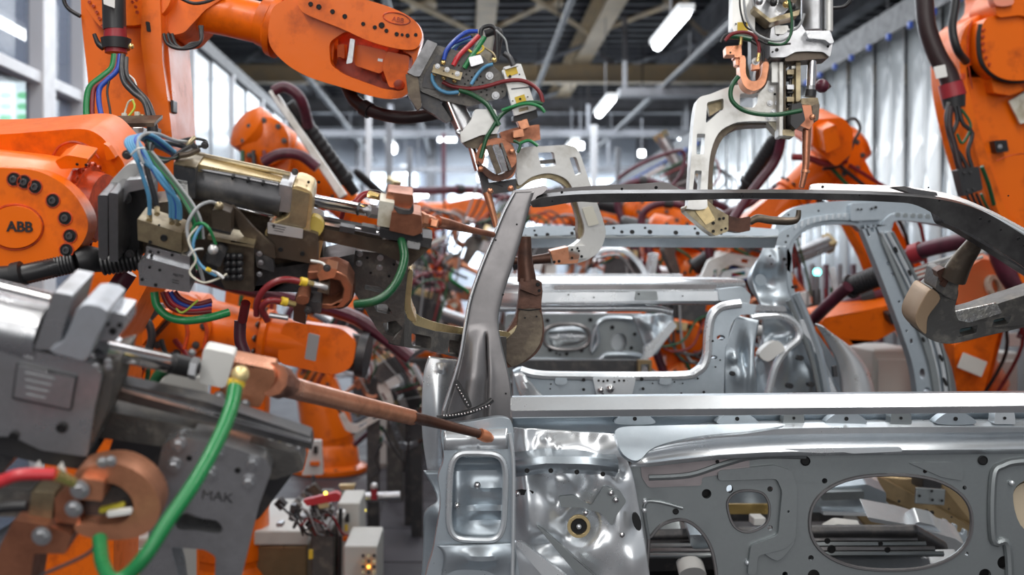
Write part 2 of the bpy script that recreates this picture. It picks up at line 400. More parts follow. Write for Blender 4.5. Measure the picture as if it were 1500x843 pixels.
for x, nm in names.items():
    ibeam('roof_girder', (x, 5, 5.6), (x, 30, 5.6), .30 if x in (.35, 2.25) else .2, .5, BEIGE if -2 < x < 3 else GREYB,
          f'long {"beige" if -2 < x < 3 else "grey"} roof girder running away from the viewer, {nm} one', 'long roof girders')
for d, nm in ((13, 'nearest'), (21, 'second nearest'), (25, 'middle'), (27.5, 'fourth'), (29.5, 'farthest')):
    ibeam('cross_beam', (-12, d, 5.25), (12, d, 5.25), .25, .34, BEIGE if d == 21 else GREYB, f'cross beam under the hall roof, {nm} of the five cross beams', 'cross beams')
    MB  # flange rows
xs = list(names)
for j, y in enumerate((9.5, 14.6, 19.7, 24.8)):
    for i in range(len(xs)-1):
        m_ = MB(); y1 = y+4.2
        m_.tube([V3(xs[i], y, 5.66), V3(xs[i+1], y1, 5.66)], .05, 4); m_.tube([V3(xs[i], y1, 5.74), V3(xs[i+1], y, 5.74)], .05, 4)
        xc = (xs[i]+xs[i+1])/2; m_.box((xc, (y+y1)/2, 5.7), .4, .4, .03)
        tag(m_.build('cross_brace', BEIGE if j < 2 else GREYB), f'diagonal X brace with gusset, {["front","second","third","last"][j]} row, {["far left","left","inner left","centre","inner right","far right"][i]} bay', 'brace', 'roof bracing')
for i, (x, z) in enumerate(((-.9, 4.75), (1.3, 4.9), (3.1, 4.5), (-2.4, 4.6))):
    m_ = MB().tube([V3(x, 9, z), V3(x, 29.5, z)], .045, 8)
    for y in range(11, 29, 4): m_.tube([V3(x, y, z), V3(x, y, 5.6)], .012, 5)
    tag(m_.build('ceiling_conduit', DRAIL), f'thin grey conduit hung along the hall, {["left of centre","between the central girders","by the right curtain rail","above the left panels"][i]}', 'pipe', 'hung conduits')
for i, (y, x0, x1, z) in enumerate(((22, -6, 7, 4.4), (26.5, -7, 8, 4.1), (17, 2.4, 7, 4.4))):
    m_ = MB().box(((x0+x1)/2, y, z), x1-x0, .3, .12)
    for x in range(int(x0), int(x1), 2): m_.box((x+.5, y, (z+5.6)/2), .06, .06, 5.6-z)
    tag(m_.build('cable_tray', GREYB), f'grey cable tray crossing the hall on hangers, {["middle","farthest","right-hand"][i]} one', 'tray', 'cable trays')
# tube lamps
def lamp(x, y, z, L, lab):
    t = thing('tube_lamp', lab, 'lamp', (x, y, z), 'rows of tube lamps')
    MB().box((x, y, z+.05), .16, L+.1, .06).build('lamp_housing', WHITE, t); MB().tube([V3(x, y-L/2, z), V3(x, y+L/2, z)], .055, 8).build('lamp_tube', LAMP, t)
    if z < 5.2: MB().tube([V3(x, y, z+.08), V3(x, y, 5.62 if x in (2.21, .4, -1.5) else 6.3)], .008, 5).build('hanger', GREYB, t)
ORD = ['nearest', 'second', 'third', 'fourth', 'fifth', 'sixth', 'seventh', 'eighth']
for x, lab, y0, k in ((2.21, 'bright row right of the centre', 11.7, 4), (-1.5, 'row left of the centre', 22.5, 2), (-4.8, 'row beyond the left glazing', 11.85, 4), (4.5, 'added reflection row past the right curtain', 11.6, 4)):  # row past the right curtain is added in place of a reflected tube
    for i in range(k): lamp(x, y0+i*5.4, 4.2, 1.6, f'glowing white tube lamp, {ORD[i]} one of the {lab}')
for i in range(3): lamp(.4, 20+i*3.2, 3.9, 1.4, f'low hung glowing tube lamp at the far end, {ORD[i]} of the middle row')
for i, (px, py, d, wd) in enumerate(((655, 203, 24, 26), (705, 282, 22, 40), (575, 217, 22, 10), (850, 214, 23, 9), (612, 283, 20, 30), (940, 225, 24, 8), (790, 262, 26, 14), (1000, 208, 23, 12))):
    c = P(px, py, d); L = wd*d/F; t = thing('cross_lamp', f'short glowing lamp hung crosswise in the distance, {ORD[i]} from the start of its uneven row', 'lamp', c, 'crosswise lamps')
    MB().tube([c-V3(L/2, 0, 0), c+V3(L/2, 0, 0)], .07, 8).build('lamp_tube', LAMP, t); MB().tube([c+V3(0, 0, .05), V3(c.x, c.y, 6.3)], .012, 5).build('hanger', GREYB, t)

# ============================================================ ROBOTS AND GUNS OF THE BACKGROUND
def robot(label, base, sh, el, wr_, k=1., hose_up=1, riser=True, om=ORANGE, hosem=MAROON, wristlen=.26, motor=True, name='welding_robot', group='orange welding robots'):
    B, S, E, W = P(*base), P(*sh), P(*el), P(*wr_); t = thing(name, label, 'robot', (B.x, B.y, max(B.z, 0)), group)
    if B.z > .06 and riser: MB().box((B.x, B.y, B.z/2), .75*k, .75*k, B.z).build('riser', RISER, t, bev=.02)
    MB().lathe(B, B+V3(0, 0, 1), [(0, .36*k), (.05*k, .36*k), (.07*k, .29*k), (.22*k, .27*k), (.26*k, .24*k), (.34*k, .24*k)], 20).build('robot_base', om, t, bev=.006)
    axbolts(t, B+V3(0, 0, .05*k), V3(0, 0, 1), .325*k, .018*k, 10, 'bolt_dark')
    D = S-(B+V3(0, 0, .3*k)); m = MB(); W0 = V3(0, 1, 0)
    m.tube([B+V3(0, 0, .3*k), B+V3(0, 0, .34*k)+D*.3, S], [.25*k, .24*k, .2*k], 14); m.build('turret', om, t, bev=.01)
    def link(a, b, ra, rb, w, nm):
        U = b-a; L = U.length; pts = []
        for i in range(9): th = math.pi/2+math.pi*i/8; pts.append((ra*math.cos(th), ra*math.sin(th)))
        for i in range(9): th = -math.pi/2+math.pi*i/8; pts.append((L+rb*math.cos(th), rb*math.sin(th)))
        pts.insert(9, (L*.35, -ra*.78)); pts.append((L*.35, ra*.78))
        o = MB().ext(a, U, W0, pts, -w, w).build(nm, om, t, bev=.02*k)
        MB().ext(a, U, W0, [(L*.25, -ra*.35), (L*.8, -rb*.4), (L*.8, rb*.4), (L*.25, ra*.35)], -w-.012*k, -w+.01).build('arm_cover', om, o, bev=.01*k)
        return o
    link(S, E, .19*k, .155*k, .09*k, 'lower_arm')
    for c, r in ((S, .17), (E, .15)):
        MB().lathe(c-W0*.2*k, c+W0, [(0, r*.7*k), (.02, r*k), (.34*k, r*k), (.36*k, r*.8*k)], 20).build('joint_housing', om, t)
        axbolts(t, c-W0*.2*k, -W0, r*.82*k, .012*k, 8, 'bolt_dark')
    U = (W-E); L = U.length; u = U.normalized()
    m = MB().lathe(E-u*.22*k, W, [(0, .1*k), (.03*k, .15*k), (.3*k, .16*k), (.33*k, .135*k), (.22*k+L*.55, .115*k), (.22*k+L*.56, .135*k), (.22*k+L*.6, .135*k), (.22*k+L*.61, .11*k), (.22*k+L*.9, .10*k)], 20)
    m.build('upper_arm', om, t)
    axbolts(t, E+u*L*.54, -u, .127*k, .012*k, 12, 'bolt_dark')
    if motor: MB().lathe(E-u*.46*k, E, [(0, .05*k), (.02*k, .07*k), (.2*k, .075*k), (.24*k, .09*k)], 14).build('drive_motor', BLACK, t)
    MB().ext(W, u, W0, rc([(-.2*k, -.10*k), (.08*k, -.11*k), (wristlen*.6*k, -.06*k), (wristlen*.6*k, .06*k), (.08*k, .11*k), (-.2*k, .10*k)], .05*k), -.1*k, .1*k).build('wrist', om, t, bev=.02*k)
    MB().lathe(W+u*.1*k, W+u, [(0, .09*k), (.05*k, .09*k), (.06*k, .11*k), (.1*k, .11*k)], 16).build('tool_flange', BSTEEL, t)
    up = V3(0, 0, 1)*hose_up; nrm = (up-u*up.dot(u)).normalized()
    p = [E-u*.15*k+V3(0, -.2, -.4)*k, E-u*.32*k+nrm*.05*k+V3(0, -.2*k, 0), E-u*.15*k+nrm*.24*k+V3(0, -.2*k, 0), E+u*L*.35+nrm*.22*k+V3(0, -.14*k, 0), E+u*L*.75+nrm*.20*k+V3(0, -.12*k, 0), W+nrm*.16*k+u*.12*k, W+u*.4*k+nrm*.02*k]
    q = [Vector(x) for x in cr([tuple(v) for v in p], 6)]
    if motor: MB().tube(q, .034*k, 10).build('hose', hosem, t)
    for i in (12, 25) if motor else (): MB().tube([q[i]-(q[i+1]-q[i])*.3, q[i+1]], .048*k, 10).build('hose_clamp', BLACK, t)
    for i, mm in enumerate((DGREEN, BLACK, DRED)):
        a = S+V3(-.1*k+.06*i, -.22*k, .0); b = E+V3(-.12*k+.05*i, -.24*k, -.05)
        MB().tube([Vector(x) for x in cr([tuple(a), tuple((a+b)/2+V3(.1+.03*i, -.06, .05*i)*k), tuple(b)], 6)], .013*k, 6).build('cable', mm, t)
    return t
def gun(label, px, py, d, ang, k=1., fl=1, yaw=0., group='distant welding guns', tint=GUNM, bandc=(DGREEN, DRED, BSTEEL)):
    """small C-frame spot gun: local x = electrode direction, in the picture plane turned by ang"""
    O = P(px, py, d); c, s = math.cos(math.radians(ang)), math.sin(math.radians(ang))
    U = V3(c, yaw, -s).normalized(); W = V3(-yaw*c, 1, 0); W = (W-U*W.dot(U)).normalized(); V = W.cross(U)*fl
    W2 = W if fl > 0 else -W
    def A(x, y, z=0.): return O+U*x*k+V*y*k+W*z*k
    def sc(pts): return [(x*k, y*k) for x, y in pts]
    t = thing('spot_welding_gun', label, 'welding gun', O, group)
    def E(nm, pts, w0, w1, m, holes=(), bev=.006): return MB().ext(O, U, W2, sc(pts), w0*k*fl, w1*k*fl, [sc(h) for h in holes]).build(nm, m, t, bev=bev*k)
    E('c_frame', rc([(-.25, .06), (-.05, .06), (0, .12), (.02, .30), (.10, .36), (.42, .36), (.47, .31), (.47, .16), (.53, .16), (.55, .36), (.48, .44), (.05, .44), (-.08, .36), (-.12, .2), (-.25, .16)], .02, 2), -.03, .03, tint,
      [rect(-.03, .2, 0, .3), rect(.12, .385, .22, .415), rect(.3, .385, .4, .415)])
    E('gun_body', rc([(-.45, -.10), (-.1, -.10), (-.05, -.04), (-.05, .10), (-.45, .10)], .02, 2), -.09, .09, BSTEEL)
    MB().tube([A(-.75, -.03, -.03), A(-.3, -.03, -.03)], .06*k, 14).build('cylinder', ALU, t)
    MB().tube([A(-.78, -.03, -.03), A(-.72, -.03, -.03)], .075*k, 4).build('end_block', GOLD, t)
    MB().tube([A(-.3, -.03, -.03), A(.1, -.03, -.03)], .02*k, 10).build('piston_rod', CHROME, t)
    E('electrode_block', rect(.08, -.08, .2, .03), -.06, .05, COPPER)
    MB().tube([A(.2, -.03), A(.34, -.01), A(.46, .03)], [.026*k, .02*k, .012*k], 10).build('upper_electrode', COPPERL, t)
    MB().tube([A(.5, .18), A(.5, .06)], [.024*k, .012*k], 10).build('lower_electrode', COPPERD, t)
    q = [A(.05+.09*math.cos(a), .1+.1*math.sin(a), -.08) for a in [math.radians(-100+20*i) for i in range(11)]]
    m = MB()
    MB().tube(q, .028*k, 8).build('copper_shunt', COPPER, t)
    E('mounting_plate', rect(-.5, .1, -.46, .34), -.12, .12, ALU); E('connector', rect(-.32, -.18, -.16, -.12), -.1, -.04, GOLD); E('valve_block', rect(-.3, .1, -.12, .2), -.12, .0, SILV)
    for i, mm in enumerate(bandc+(BLACK, GREY)):
        r_ = random.Random(i+px)
        p = [A(-.45+.04*i, .2, -.12), A(-.4+.06*i, -.25-r_.random()*.1, -.15), A(-.2+.07*i, -.26-.03*i, -.16), A(-.1+.05*i, -.08, -.12), A(.1, .02+.02*i, -.1)]
        MB().tube([Vector(x) for x in cr([tuple(v) for v in p], 5)], .009*k, 6).build('cable', mm, t)
    return t
robot('orange robot seen past the gun cylinder at left, black spring strut above its head', (335, 885, 5.3), (345, 640, 5.3), (395, 212, 5.3), (545, 330, 5.7), .78, motor=False)
robot('orange robot bending low under the left welding gun, forearm pointing right', (215, 940, 4.25), (205, 640, 4.25), (275, 475, 4.25), (478, 510, 4.2), .82)
robot('orange robot standing on the floor behind the copper electrode, left aisle', (482, 690, 8.75), (462, 560, 8.75), (475, 470, 8.75), (575, 430, 8.75), .85)
robot('small distant orange robot just left of the car pillar, forearm level', (640, 520, 10), (625, 420, 10), (610, 322, 10), (690, 310, 10), 1.05)
robot('distant orange robot directly behind the car roof rail, forearm pointing left', (930, 520, 9.5), (915, 420, 9.5), (895, 318, 9.5), (800, 312, 9.5), .95)
robot('distant orange robot upright in the middle of the car window, elbow touching the roof', (975, 560, 8.2), (975, 400, 8.2), (950, 312, 8.2), (1040, 330, 8.1), .85)
robot('orange robot leaning right in the car window beside the coloured cables', (1060, 560, 7.1), (1020, 400, 7.1), (985, 345, 7.1), (1100, 372, 7.0), .75)
robot('orange robot behind the right end of the roof bow, arm sloping down right', (1180, 560, 6.3), (1130, 420, 6.3), (1085, 350, 6.3), (1165, 300, 6.2), .7, om=ORANGE2)
robot('large orange robot above the roof at right, wrist beside the copper shank', (1430, 640, 5.7), (1325, 430, 5.6), (1222, 232, 5.4), (1115, 325, 5.4), .72, motor=False)
robot('orange robot at far right behind the centre pillar, forearm reaching left', (1440, 740, 5.3), (1405, 600, 5.3), (1448, 425, 5.2), (1240, 480, 5.2), .62, hose_up=1, om=ORANGE2)
#robot('orange robot low at the left edge under the foreground gun', (395, 830, 5.4), (330, 700, 5.4), (385, 590, 5.4), (250, 600, 5.4), .9)
robot('orange robot almost hidden beyond the parcel shelf, left of the tunnel arch', (1000, 640, 6.0), (1000, 560, 6.0), (1002, 500, 6.0), (1080, 520, 6.0), .7)
GL = ['between the left gun and the pillar, upper', 'just left of the car pillar', 'low beside the pillar foot', 'in the gap left of the pillar, middle height', 'behind the curved end of the left C-frame', 'above the grey floor box', 'beside the standing robot in the left aisle',
      'behind the car window, left', 'in the car window beneath the roof bow', 'beside the coloured cables', 'beyond the parcel shelf, right', 'beyond the tunnel arch', 'under the left gun at centre left', 'far off beside the green signal', 'far left of the pillar, near the piping']
GP = [(690, 330, 9.5, 200, 1), (640, 380, 9.4, 20, 1.05), (600, 560, 6.8, -25, .5), (655, 430, 9.0, 10, 1), (545, 555, 6.2, 150, .5), (610, 600, 6.5, 70, .4), (575, 440, 7, 200, .7),
      (820, 375, 8.5, 15, .8), (880, 390, 7.6, 190, .8), (1085, 400, 6.3, 160, .8), (1040, 455, 5.6, 10, .7), (1130, 475, 5.6, 170, .7), (540, 500, 6.6, 30, .55), (1020, 300, 8.5, 60, .8), (545, 380, 9.9, 110, 1)]
for i, ((px, py, d, a, k), l) in enumerate(zip(GP, GL)):
    gun('blurred grey and copper welding gun '+l, px, py, d, a, k, 1 if i % 2 else -1, .3*(i % 3-1), tint=(GUNM, ALUL, ALU)[i % 3])
    if i in (2, 4, 5): c_ = P(px, py, d); MB().box((c_.x, d+.1, c_.z/2), .07, .07, c_.z).build('stand', BSTEEL, [o for o in bpy.data.objects if o.get('label', '').endswith(l)][0])
def cabinet(lab, x0, y0, x1, y1, d, th, m=CABIN, fl=True):
    a = P(x0, y0, d); b = P(x1, y1, d); t = thing('cabinet', lab, 'cabinet', ((a.x+b.x)/2, d, 0), 'grey cabinets')
    zb = 0 if fl else b.z
    MB().box(((a.x+b.x)/2, d+th/2, (a.z+zb)/2), b.x-a.x, th, a.z-zb).build('cabinet_body', m, t, bev=.015)
    MB().box(((a.x+b.x)/2, d-.012, (a.z+zb)/2), (b.x-a.x)*.88, .02, (a.z-zb)*.92).build('door_panel', m, t, bev=.006)
    MB().box((b.x-(b.x-a.x)*.14, d-.03, (a.z+zb)/2), .02, .03, .12).build('handle', BLACK, t); return t
# spring struts and loops of hose beside the robots
def strut(lab, a, b, r, par=None, m=BLACK):
    t = thing('spring_strut', lab, 'strut', P(*b), 'black spring struts'); A, B = P(*a), P(*b); u = (B-A).normalized(); L = (B-A).length; R = r*a[2]/F
    MB().lathe(A, B, [(0, R*.7), (.03, R), (L*.8, R), (L*.81, R*1.25), (L*.86, R*1.25), (L*.87, R*.8), (L, R*.7)], 14).build('sleeve', m, t)
    for i in range(10): MB().lathe(A+u*(L*(.1+.065*i)), B, [(0, R), (.012, R*1.1), (.024, R)], 14).build('sleeve_ring', m, t)
    return t
s = strut('black spring strut sloping beside a silver bar above the left gun', (425, 150, 5.0), (520, 283, 5.2), 11)
MB().prism([(392, 134), (402, 130), (508, 285), (497, 292)], Pl(4.95), .05).build('guide_bar', ALUL, s, bev=.005)
hose('hose', [(400, 134, 4.9), (418, 128, 4.9), (440, 145, 4.9), (452, 185, 5.0)], 8, MAROON, s)
hose('hose', [(385, 238, 4.8), (410, 226, 4.8), (440, 228, 4.8), (465, 246, 4.8)], 8, MAROON, s)
strut('second black spring strut, thinner, further right near the piping', (520, 250, 6.4), (575, 300, 6.6), 6)
s = strut('black spring strut standing slanted left of the copper shank at right', (1140, 198, 5.2), (1088, 280, 5.4), 11)
hose('hose', [(1142, 200, 5.1), (1150, 170, 5.1), (1138, 230, 5.2), (1110, 270, 5.2), (1088, 300, 5.2), (1070, 330, 5.2)], 7, MAROON, s)
s = strut('long black sleeve with maroon hose slanting behind the centre pillar', (1310, 395, 4.4), (1235, 425, 4.6), 15)
hose('hose', [(1242, 420, 4.5), (1215, 445, 4.6), (1190, 470, 4.8), (1170, 490, 5)], 9, MAROON, s)
hose('hose', [(1420, 352, 4.1), (1370, 362, 4.2), (1335, 374, 4.3), (1310, 388, 4.4)], 12, MAROON, s); hose('hose_collar', [(1336, 373, 4.29), (1350, 368, 4.26)], 15, REDM, s)
for i in range(3): hose('guide_rod', [(1330, 398+i*7, 4.3), (1440, 362+i*7, 4.2)], 2.6, ALUL, s)
hose('hose_loop', [(905, 262, 7.5), (930, 245, 7.5), (968, 228, 7.5), (1000, 222, 7.5), (1000, 250, 7.5), (985, 272, 7.5)], 3, MAROON, bpy.data.objects['spring_strut'])
# small loops on the high right robot
hr = [o for o in bpy.data.objects if o.get('label', '').startswith('large orange robot above')][0]
hose('cable_loop', [(1238, 178, 5.2), (1252, 174, 5.2), (1260, 188, 5.2), (1252, 205, 5.2), (1235, 240, 5.2), (1205, 248, 5.2)], 2.2, BLACK, hr)
pz('wrist_block', rc([(1190, 175), (1235, 172), (1250, 190), (1248, 225), (1225, 245), (1190, 215)], 6), Pl(5.2, 0, -.3), .3, ORANGE, hr, bev=.02)
pz('wrist_label', ob(1214, 188, 14, 12, 10), Pl(5.17, 0, -.3), .02, YELLOW, hr)
pz('wrist_lug', rc([(1205, 190), (1225, 182), (1232, 215), (1210, 225)], 4), Pl(5.08, 0, -.3), .12, ORANGE, hr, bev=.015)
hose('hose', [(1160, 230, 5.1), (1185, 232, 5.1), (1210, 240, 5.1), (1240, 235, 5.1)], 5, DRED, hr)
lr = [o for o in bpy.data.objects if o.get('label', '').startswith('orange robot at far right')][0]
pz('white_ring', ell(1460, 420, 12, 18, 20, -20), Pl(4.87), .04, OFFW, lr, holes=[ell(1460, 420, 6, 11, 16, -20)])
pz('elbow_cover', rc([(1405, 400), (1440, 378), (1475, 390), (1488, 430), (1470, 460), (1420, 462), (1400, 445)], 8), Pl(4.92, -.1, -.3, (1440, 420)), .12, mat('faded_orange', (.88, .27, .10), 0, .45), lr, bev=.02)
pz('fork_arm', rc([(1340, 440), (1320, 480), (1285, 500), (1215, 512), (1200, 490), (1205, 466), (1280, 452)], 8), Pl(5.0, .1, -.2, (1270, 480)), .2, ORANGE, lr, bev=.03)
pz('recess_cover', rc([(1300, 460), (1345, 448), (1348, 470), (1306, 476)], 3), Pl(4.95, .1, -.2, (1320, 460)), .05, BLACK, lr)
pz('info_plate', ob(1425, 535, 38, 24, 22), Pl(4.80), .01, CABIN, lr)
MB().prism(rc([(1398, 505), (1465, 480), (1440, 580), (1400, 600)], 5), Pl(4.87, 0, -.2, (1440, 540)), .2).build('arm_casting', ORANGE2, lr, bev=.02)
br = [o for o in bpy.data.objects if o.get('label', '').startswith('orange robot bending low')][0]
pz('dark_recess_patch', rc([(196, 446), (234, 444), (248, 470), (216, 504), (188, 500)], 5), Pl(3.9), .05, BLACK, br); pz('casting_rib', rc([(196, 500), (240, 452), (248, 458), (206, 508)], 2), Pl(3.86), .06, ORANGE, br)  # black plate puts a shaded gap on the orange casting
MB().prism(ell(205, 418, 26, 22, 24), Pl(3.9), .12).build('joint_cap', ORANGE, br, bev=.01); bolts(br, [(190, 425), (200, 427), (210, 427)], Pl(3.89), 4, 'socket')
pz('dark_recess_patch', rc([(160, 545), (200, 520), (210, 540), (180, 600), (160, 600)], 4), Pl(3.9), .05, REDOR, br); pz('grey_stripe', rc([(452, 488), (468, 492), (462, 530), (446, 526)], 2), Pl(3.98), .01, GREY, br)
for x in (268, 296): MB().tube([Pl(3.93)(a, b) for a, b in cr([(x, 462), (x+7, 486), (x+2, 512)], 5)], .008, 6).build('gear_ring', REDOR, br)
pz('far_wall_plate', rc([(246, 545), (302, 556), (300, 640), (230, 640)], 3), Pl(3.8), .02, CABIN, br)
hose('black_hose', [(170, 470, 3.8), (190, 456, 3.8), (215, 470, 3.8), (222, 500, 3.8), (205, 540, 3.8)], 6, BLACK, br)
cabinet('pale cabinet low at left behind the foreground copper shunt', 92, 788, 232, 900, 3.4, .5)
# cable bundle in the car window
t = thing('cable_bundle', 'bundle of blue, green, red and black cables under a white cap in the car window', 'cables', P(1060, 400, 6))
for i, mm in enumerate((BLACK, BLUE, LBLUE, GREEN, RED, BLUE, BLACK)):
    hose('cable', [(1030+i*3, 398+i*2, 6), (1055, 386+i*3.5, 5.9), (1082, 392+i*3, 5.9), (1112, 402+i*2.4, 5.9)], 2.2, mm, t)
pz('cap', ob(1070, 377, 34, 9, 18), Pl(5.8), .12, WHITE, t); pz('clamp', ob(1065, 388, 8, 12, 20), Pl(5.8), .05, GOLD, t)
# lit signal, fence and cabinets on the right
t = thing('signal_lamp', 'small cyan signal lamp glowing behind the rear side window', 'lamp', P(1197, 400, 5.5))
MB().ball(P(1197, 399, 5.5), .02).build('lens', LEDC, t); MB().tube([P(1197, 403, 5.5), V3(P(1197, 403, 5.5).x, 5.5, 0)], .012, 6).build('post', GREYB, t)
cabinet('pale grey cabinet behind the wheel arch, left of the centre pillar', 1279, 512, 1352, 600, 5.5, .5)
t = cabinet('pale grey cabinet at the right edge behind the orange arm', 1432, 516, 1492, 600, 6.0, .5); pz('notice', rect(1474, 488, 1500, 508), Pl(5.9), .01, WHITE, t)
cabinet('pale box by the far aisle seen past the left C-frame', 545, 508, 592, 560, 8.9, .5)
cabinet('whitish control box in the far distance right of the lower robot', 1008, 485, 1020, 545, 5.9, .3)
# posts of the far fence right
for i in range(9):
    x = 1170+i*20; xx = P(x, 385, 7.6).x; tag(MB().box((xx, 7.6, .83), .024, .05, 1.66).build('fence_post', GREYB if i % 2 else MAROON, None), f'blurred upright fence post beyond the rear window, {["first","second","third","fourth","fifth","sixth","seventh","eighth","ninth"][i]} from the left', 'post', 'far fence posts')
for i, (x, y, wd, d) in enumerate(((570, 330, 10, 16), (650, 330, 6, 18), (735, 330, 8, 16), (540, 330, 8, 13), (600, 330, 8, 20), (870, 330, 9, 17), (905, 330, 7, 20))):
    zt = 3.9; X = P(x, y, d).x
    tag(MB().box((X, d, zt/2), wd*d/F, wd*d/F, zt).build('hall_column', (GREYB, REDOR if 0 else FRAME, MAROON)[(i == 1)*2 or (i % 2)]), f'slim hall column in the bright distance, {ORD[i]} of seven', 'column', 'distant columns')
# far bodies on the line
for i, (px, py, d, k) in enumerate(((905, 395, 11.2, 1.25), (590, 430, 12.5, 1.15))):
    t = thing('distant_car_body', ['white car body shell far down the line seen through the rear window', 'pale car body shell far down the line left of the pillar'][i], 'car body', P(px, py, d), 'distant car bodies')
    s_ = 1600/d/178*k
    def q(x, y): return (px+x*s_, py+y*s_)
    MB().prism([q(*v) for v in cr([(-120, 60), (-110, 0), (-70, -38), (0, -46), (30, -40), (60, 0), (80, 60), (70, 60), (50, 4), (22, -30), (0, -37), (-64, -30), (-98, 4), (-108, 60)], 4, True)], Pl(d), .08).build('roof_frame', GALVB, t, bev=.01)
    MB().prism([q(-130, 60), q(90, 60), q(95, 150), q(-130, 150)], Pl(d), 1.5).build('lower_body', GALVB, t, bev=.05)
    MB().prism([q(*v) for v in ell(-20, 100, 50, 20)], Pl(d-.02), .03).build('door_recess', GALVD, t)
    bb = P(px, py, d); MB().box((bb.x, d+.8, .4), 1.2, 1.2, .8).build('trolley', BSTEEL, t)
# ============================================================ THE CAR BODY ON THE LINE
car = thing('car_body', 'bare grey steel car body shell side-on in the middle, unpainted pillars and roof rail', 'car body', (1.0, 3.1, 0))
CN = Pl(2.36, -.03)
def blob(pts, n=5): return cr(pts, n, True)
# --- rear pillar: pressed sheet with a rounded rear lip
Lp = [(752, 282), (737, 310), (722, 346), (703, 392), (688, 435), (680, 475), (672, 522), (661, 562), (648, 602), (645, 622)]
Rp = [(782, 281), (774, 306), (764, 345), (750, 390), (737, 430), (729, 470), (735, 510), (745, 550), (750, 590), (750, 622)]
def pf(x, y, t):
    h = .010*math.exp(-((t-.03)/.04)**2)+.003*math.exp(-((t-.5)/.48)**8)
    if y > 480: h += .028*min((y-480)/70, 1)*math.exp(-((t-.38)/.26)**2)
    h -= .012*math.exp(-((t-(.62+max(0, (560-y))*.0005))/.035)**2)*(1 if y > 495 else 0)
    return h-.035*(t < .015)
pil = MB().skin(Lp, Rp, CN, 44, 7, fn=pf).build('rear_pillar', DSTEEL, car, solid=.004, ang=60)
# inner return of the pillar, gives it depth
MB().sweep([(x, y, 2.36) for x, y in cr(Rp, 3)], [(0, 0), (.03, -.004), (.16, -.006)]).build('pillar_return', GALVD, pil, solid=.003)
MB().sweep([(x+2, y, 2.36) for x, y in cr(Lp, 3)], [(0.02, 0), (.09, 0)]).build('rear_flange', GALV, pil, solid=.003)
hose('pillar_highlight', [(x+1.5, y, 2.335) for x, y in Lp[:-1]], [1.2, 1.4, 1.6, 1.8, 2, 2, 1.8, 1.6, 1.4], GALVB, pil)  # bright tube puts a highlight along the pillar's rear edge
bolts(pil, [(705, 515), (741, 577), (726, 352), (737, 432), (757, 329)], CN.sh(-.006), 1.6, 'hole')
pz('seam_bead', blob([(666, 560), (672, 560), (690, 592), (688, 598), (683, 597), (670, 573)]), CN.sh(-.050), .012, BLACK, pil)
for i in range(8): MB().ball(CN.sh(-.054)(668.5+i*2.5, 564+i*4.3), .0022, 5).build('weld_spot', CHROME, pil)
hose('sealer_bead', [(640, 613, 2.285), (662, 610, 2.285), (690, 603, 2.29), (712, 593, 2.30), (720, 587, 2.31)], 4.2, BLACK, pil)
for i in range(16):
    x = 650+i*4.4; MB().ball(P(x, 609.5-.0032*(x-648)**2.0, 2.272), .0022, 5).build('weld_spot', CHROME, pil)
pz('pillar_cap', rc([(748, 286), (752, 279), (776, 276), (798, 272), (803, 276), (795, 284), (786, 288), (780, 300), (772, 300), (776, 286)], 2), CN.sh(.004), .05, DSTEEL, car)
# --- roof rail
RN = Pl(2.38, -.02, .5)
top = cr([(777, 297), (800, 289), (870, 284), (1003, 283), (1170, 283), (1300, 286), (1380, 293), (1440, 310), (1500, 345), (1570, 392)], 5)
bot = cr([(1570, 440), (1500, 392), (1440, 352), (1395, 330), (1345, 302), (1300, 296), (1200, 293), (1100, 291), (970, 295), (880, 297), (845, 296), (800, 303), (780, 304)], 5)
MB().prism(top+bot, Pl(2.40, -.02, -.3), .035).build('roof_rail', RAILM, car, bev=.004)
fl = cr([(786, 291), (797, 280), (860, 273), (940, 269), (975, 267.5), (1003, 281)], 4)+cr([(1004, 281.5), (1170, 281), (1190, 269.5), (1240, 270), (1320, 273), (1385, 283), (1440, 303), (1500, 334), (1570, 374)], 5)
MB().prism(fl+[(1570, 390), (1500, 346), (1440, 313), (1380, 296), (1300, 288), (1000, 286), (870, 286), (800, 292)], Pl(2.425, -.02, .9), .012).build('roof_flange', DSTEEL, car, bev=.003)
hose('rail_edge', [(1003, 282, 2.37), (1100, 282.5, 2.37), (1250, 284.5, 2.37), (1330, 287, 2.37), (1400, 297, 2.37), (1440, 311, 2.37), (1500, 343, 2.37), (1570, 388, 2.37)], [1.2, 1.4, 1.6, 2, 3, 3.2, 4.5, 5], GALVB, car)
rr = bpy.data.objects['roof_rail']
bolts(rr, [(823, 282, 2.2), (911, 277, 2.2), (961, 275, 2.8), (945, 287, 1.5), (1205, 274, 2.2), (1477, 287, 1.5), (809, 295, 1.5), (1259, 286, 1.6), (1376, 294, 1.8), (1436, 321, 2.6), (1449, 324, 2.6), (1466, 337, 1.8), (1492, 350, 3), (1500, 360, 1.8), (1360, 275, 1.5)], Pl(2.375, -.02, -.3), 2, 'hole')
pz('tab', rc([(1307, 274), (1325, 273), (1340, 277), (1372, 282), (1374, 287), (1345, 287), (1325, 280)], 2), Pl(2.37), .02, BSTEEL, rr)
pz('inner_brace', rc([(1372, 304), (1405, 306), (1440, 322), (1500, 362), (1570, 408), (1570, 440), (1500, 396), (1440, 358), (1400, 334), (1380, 326)], 4), Pl(2.47), .04, BSTEEL, rr)
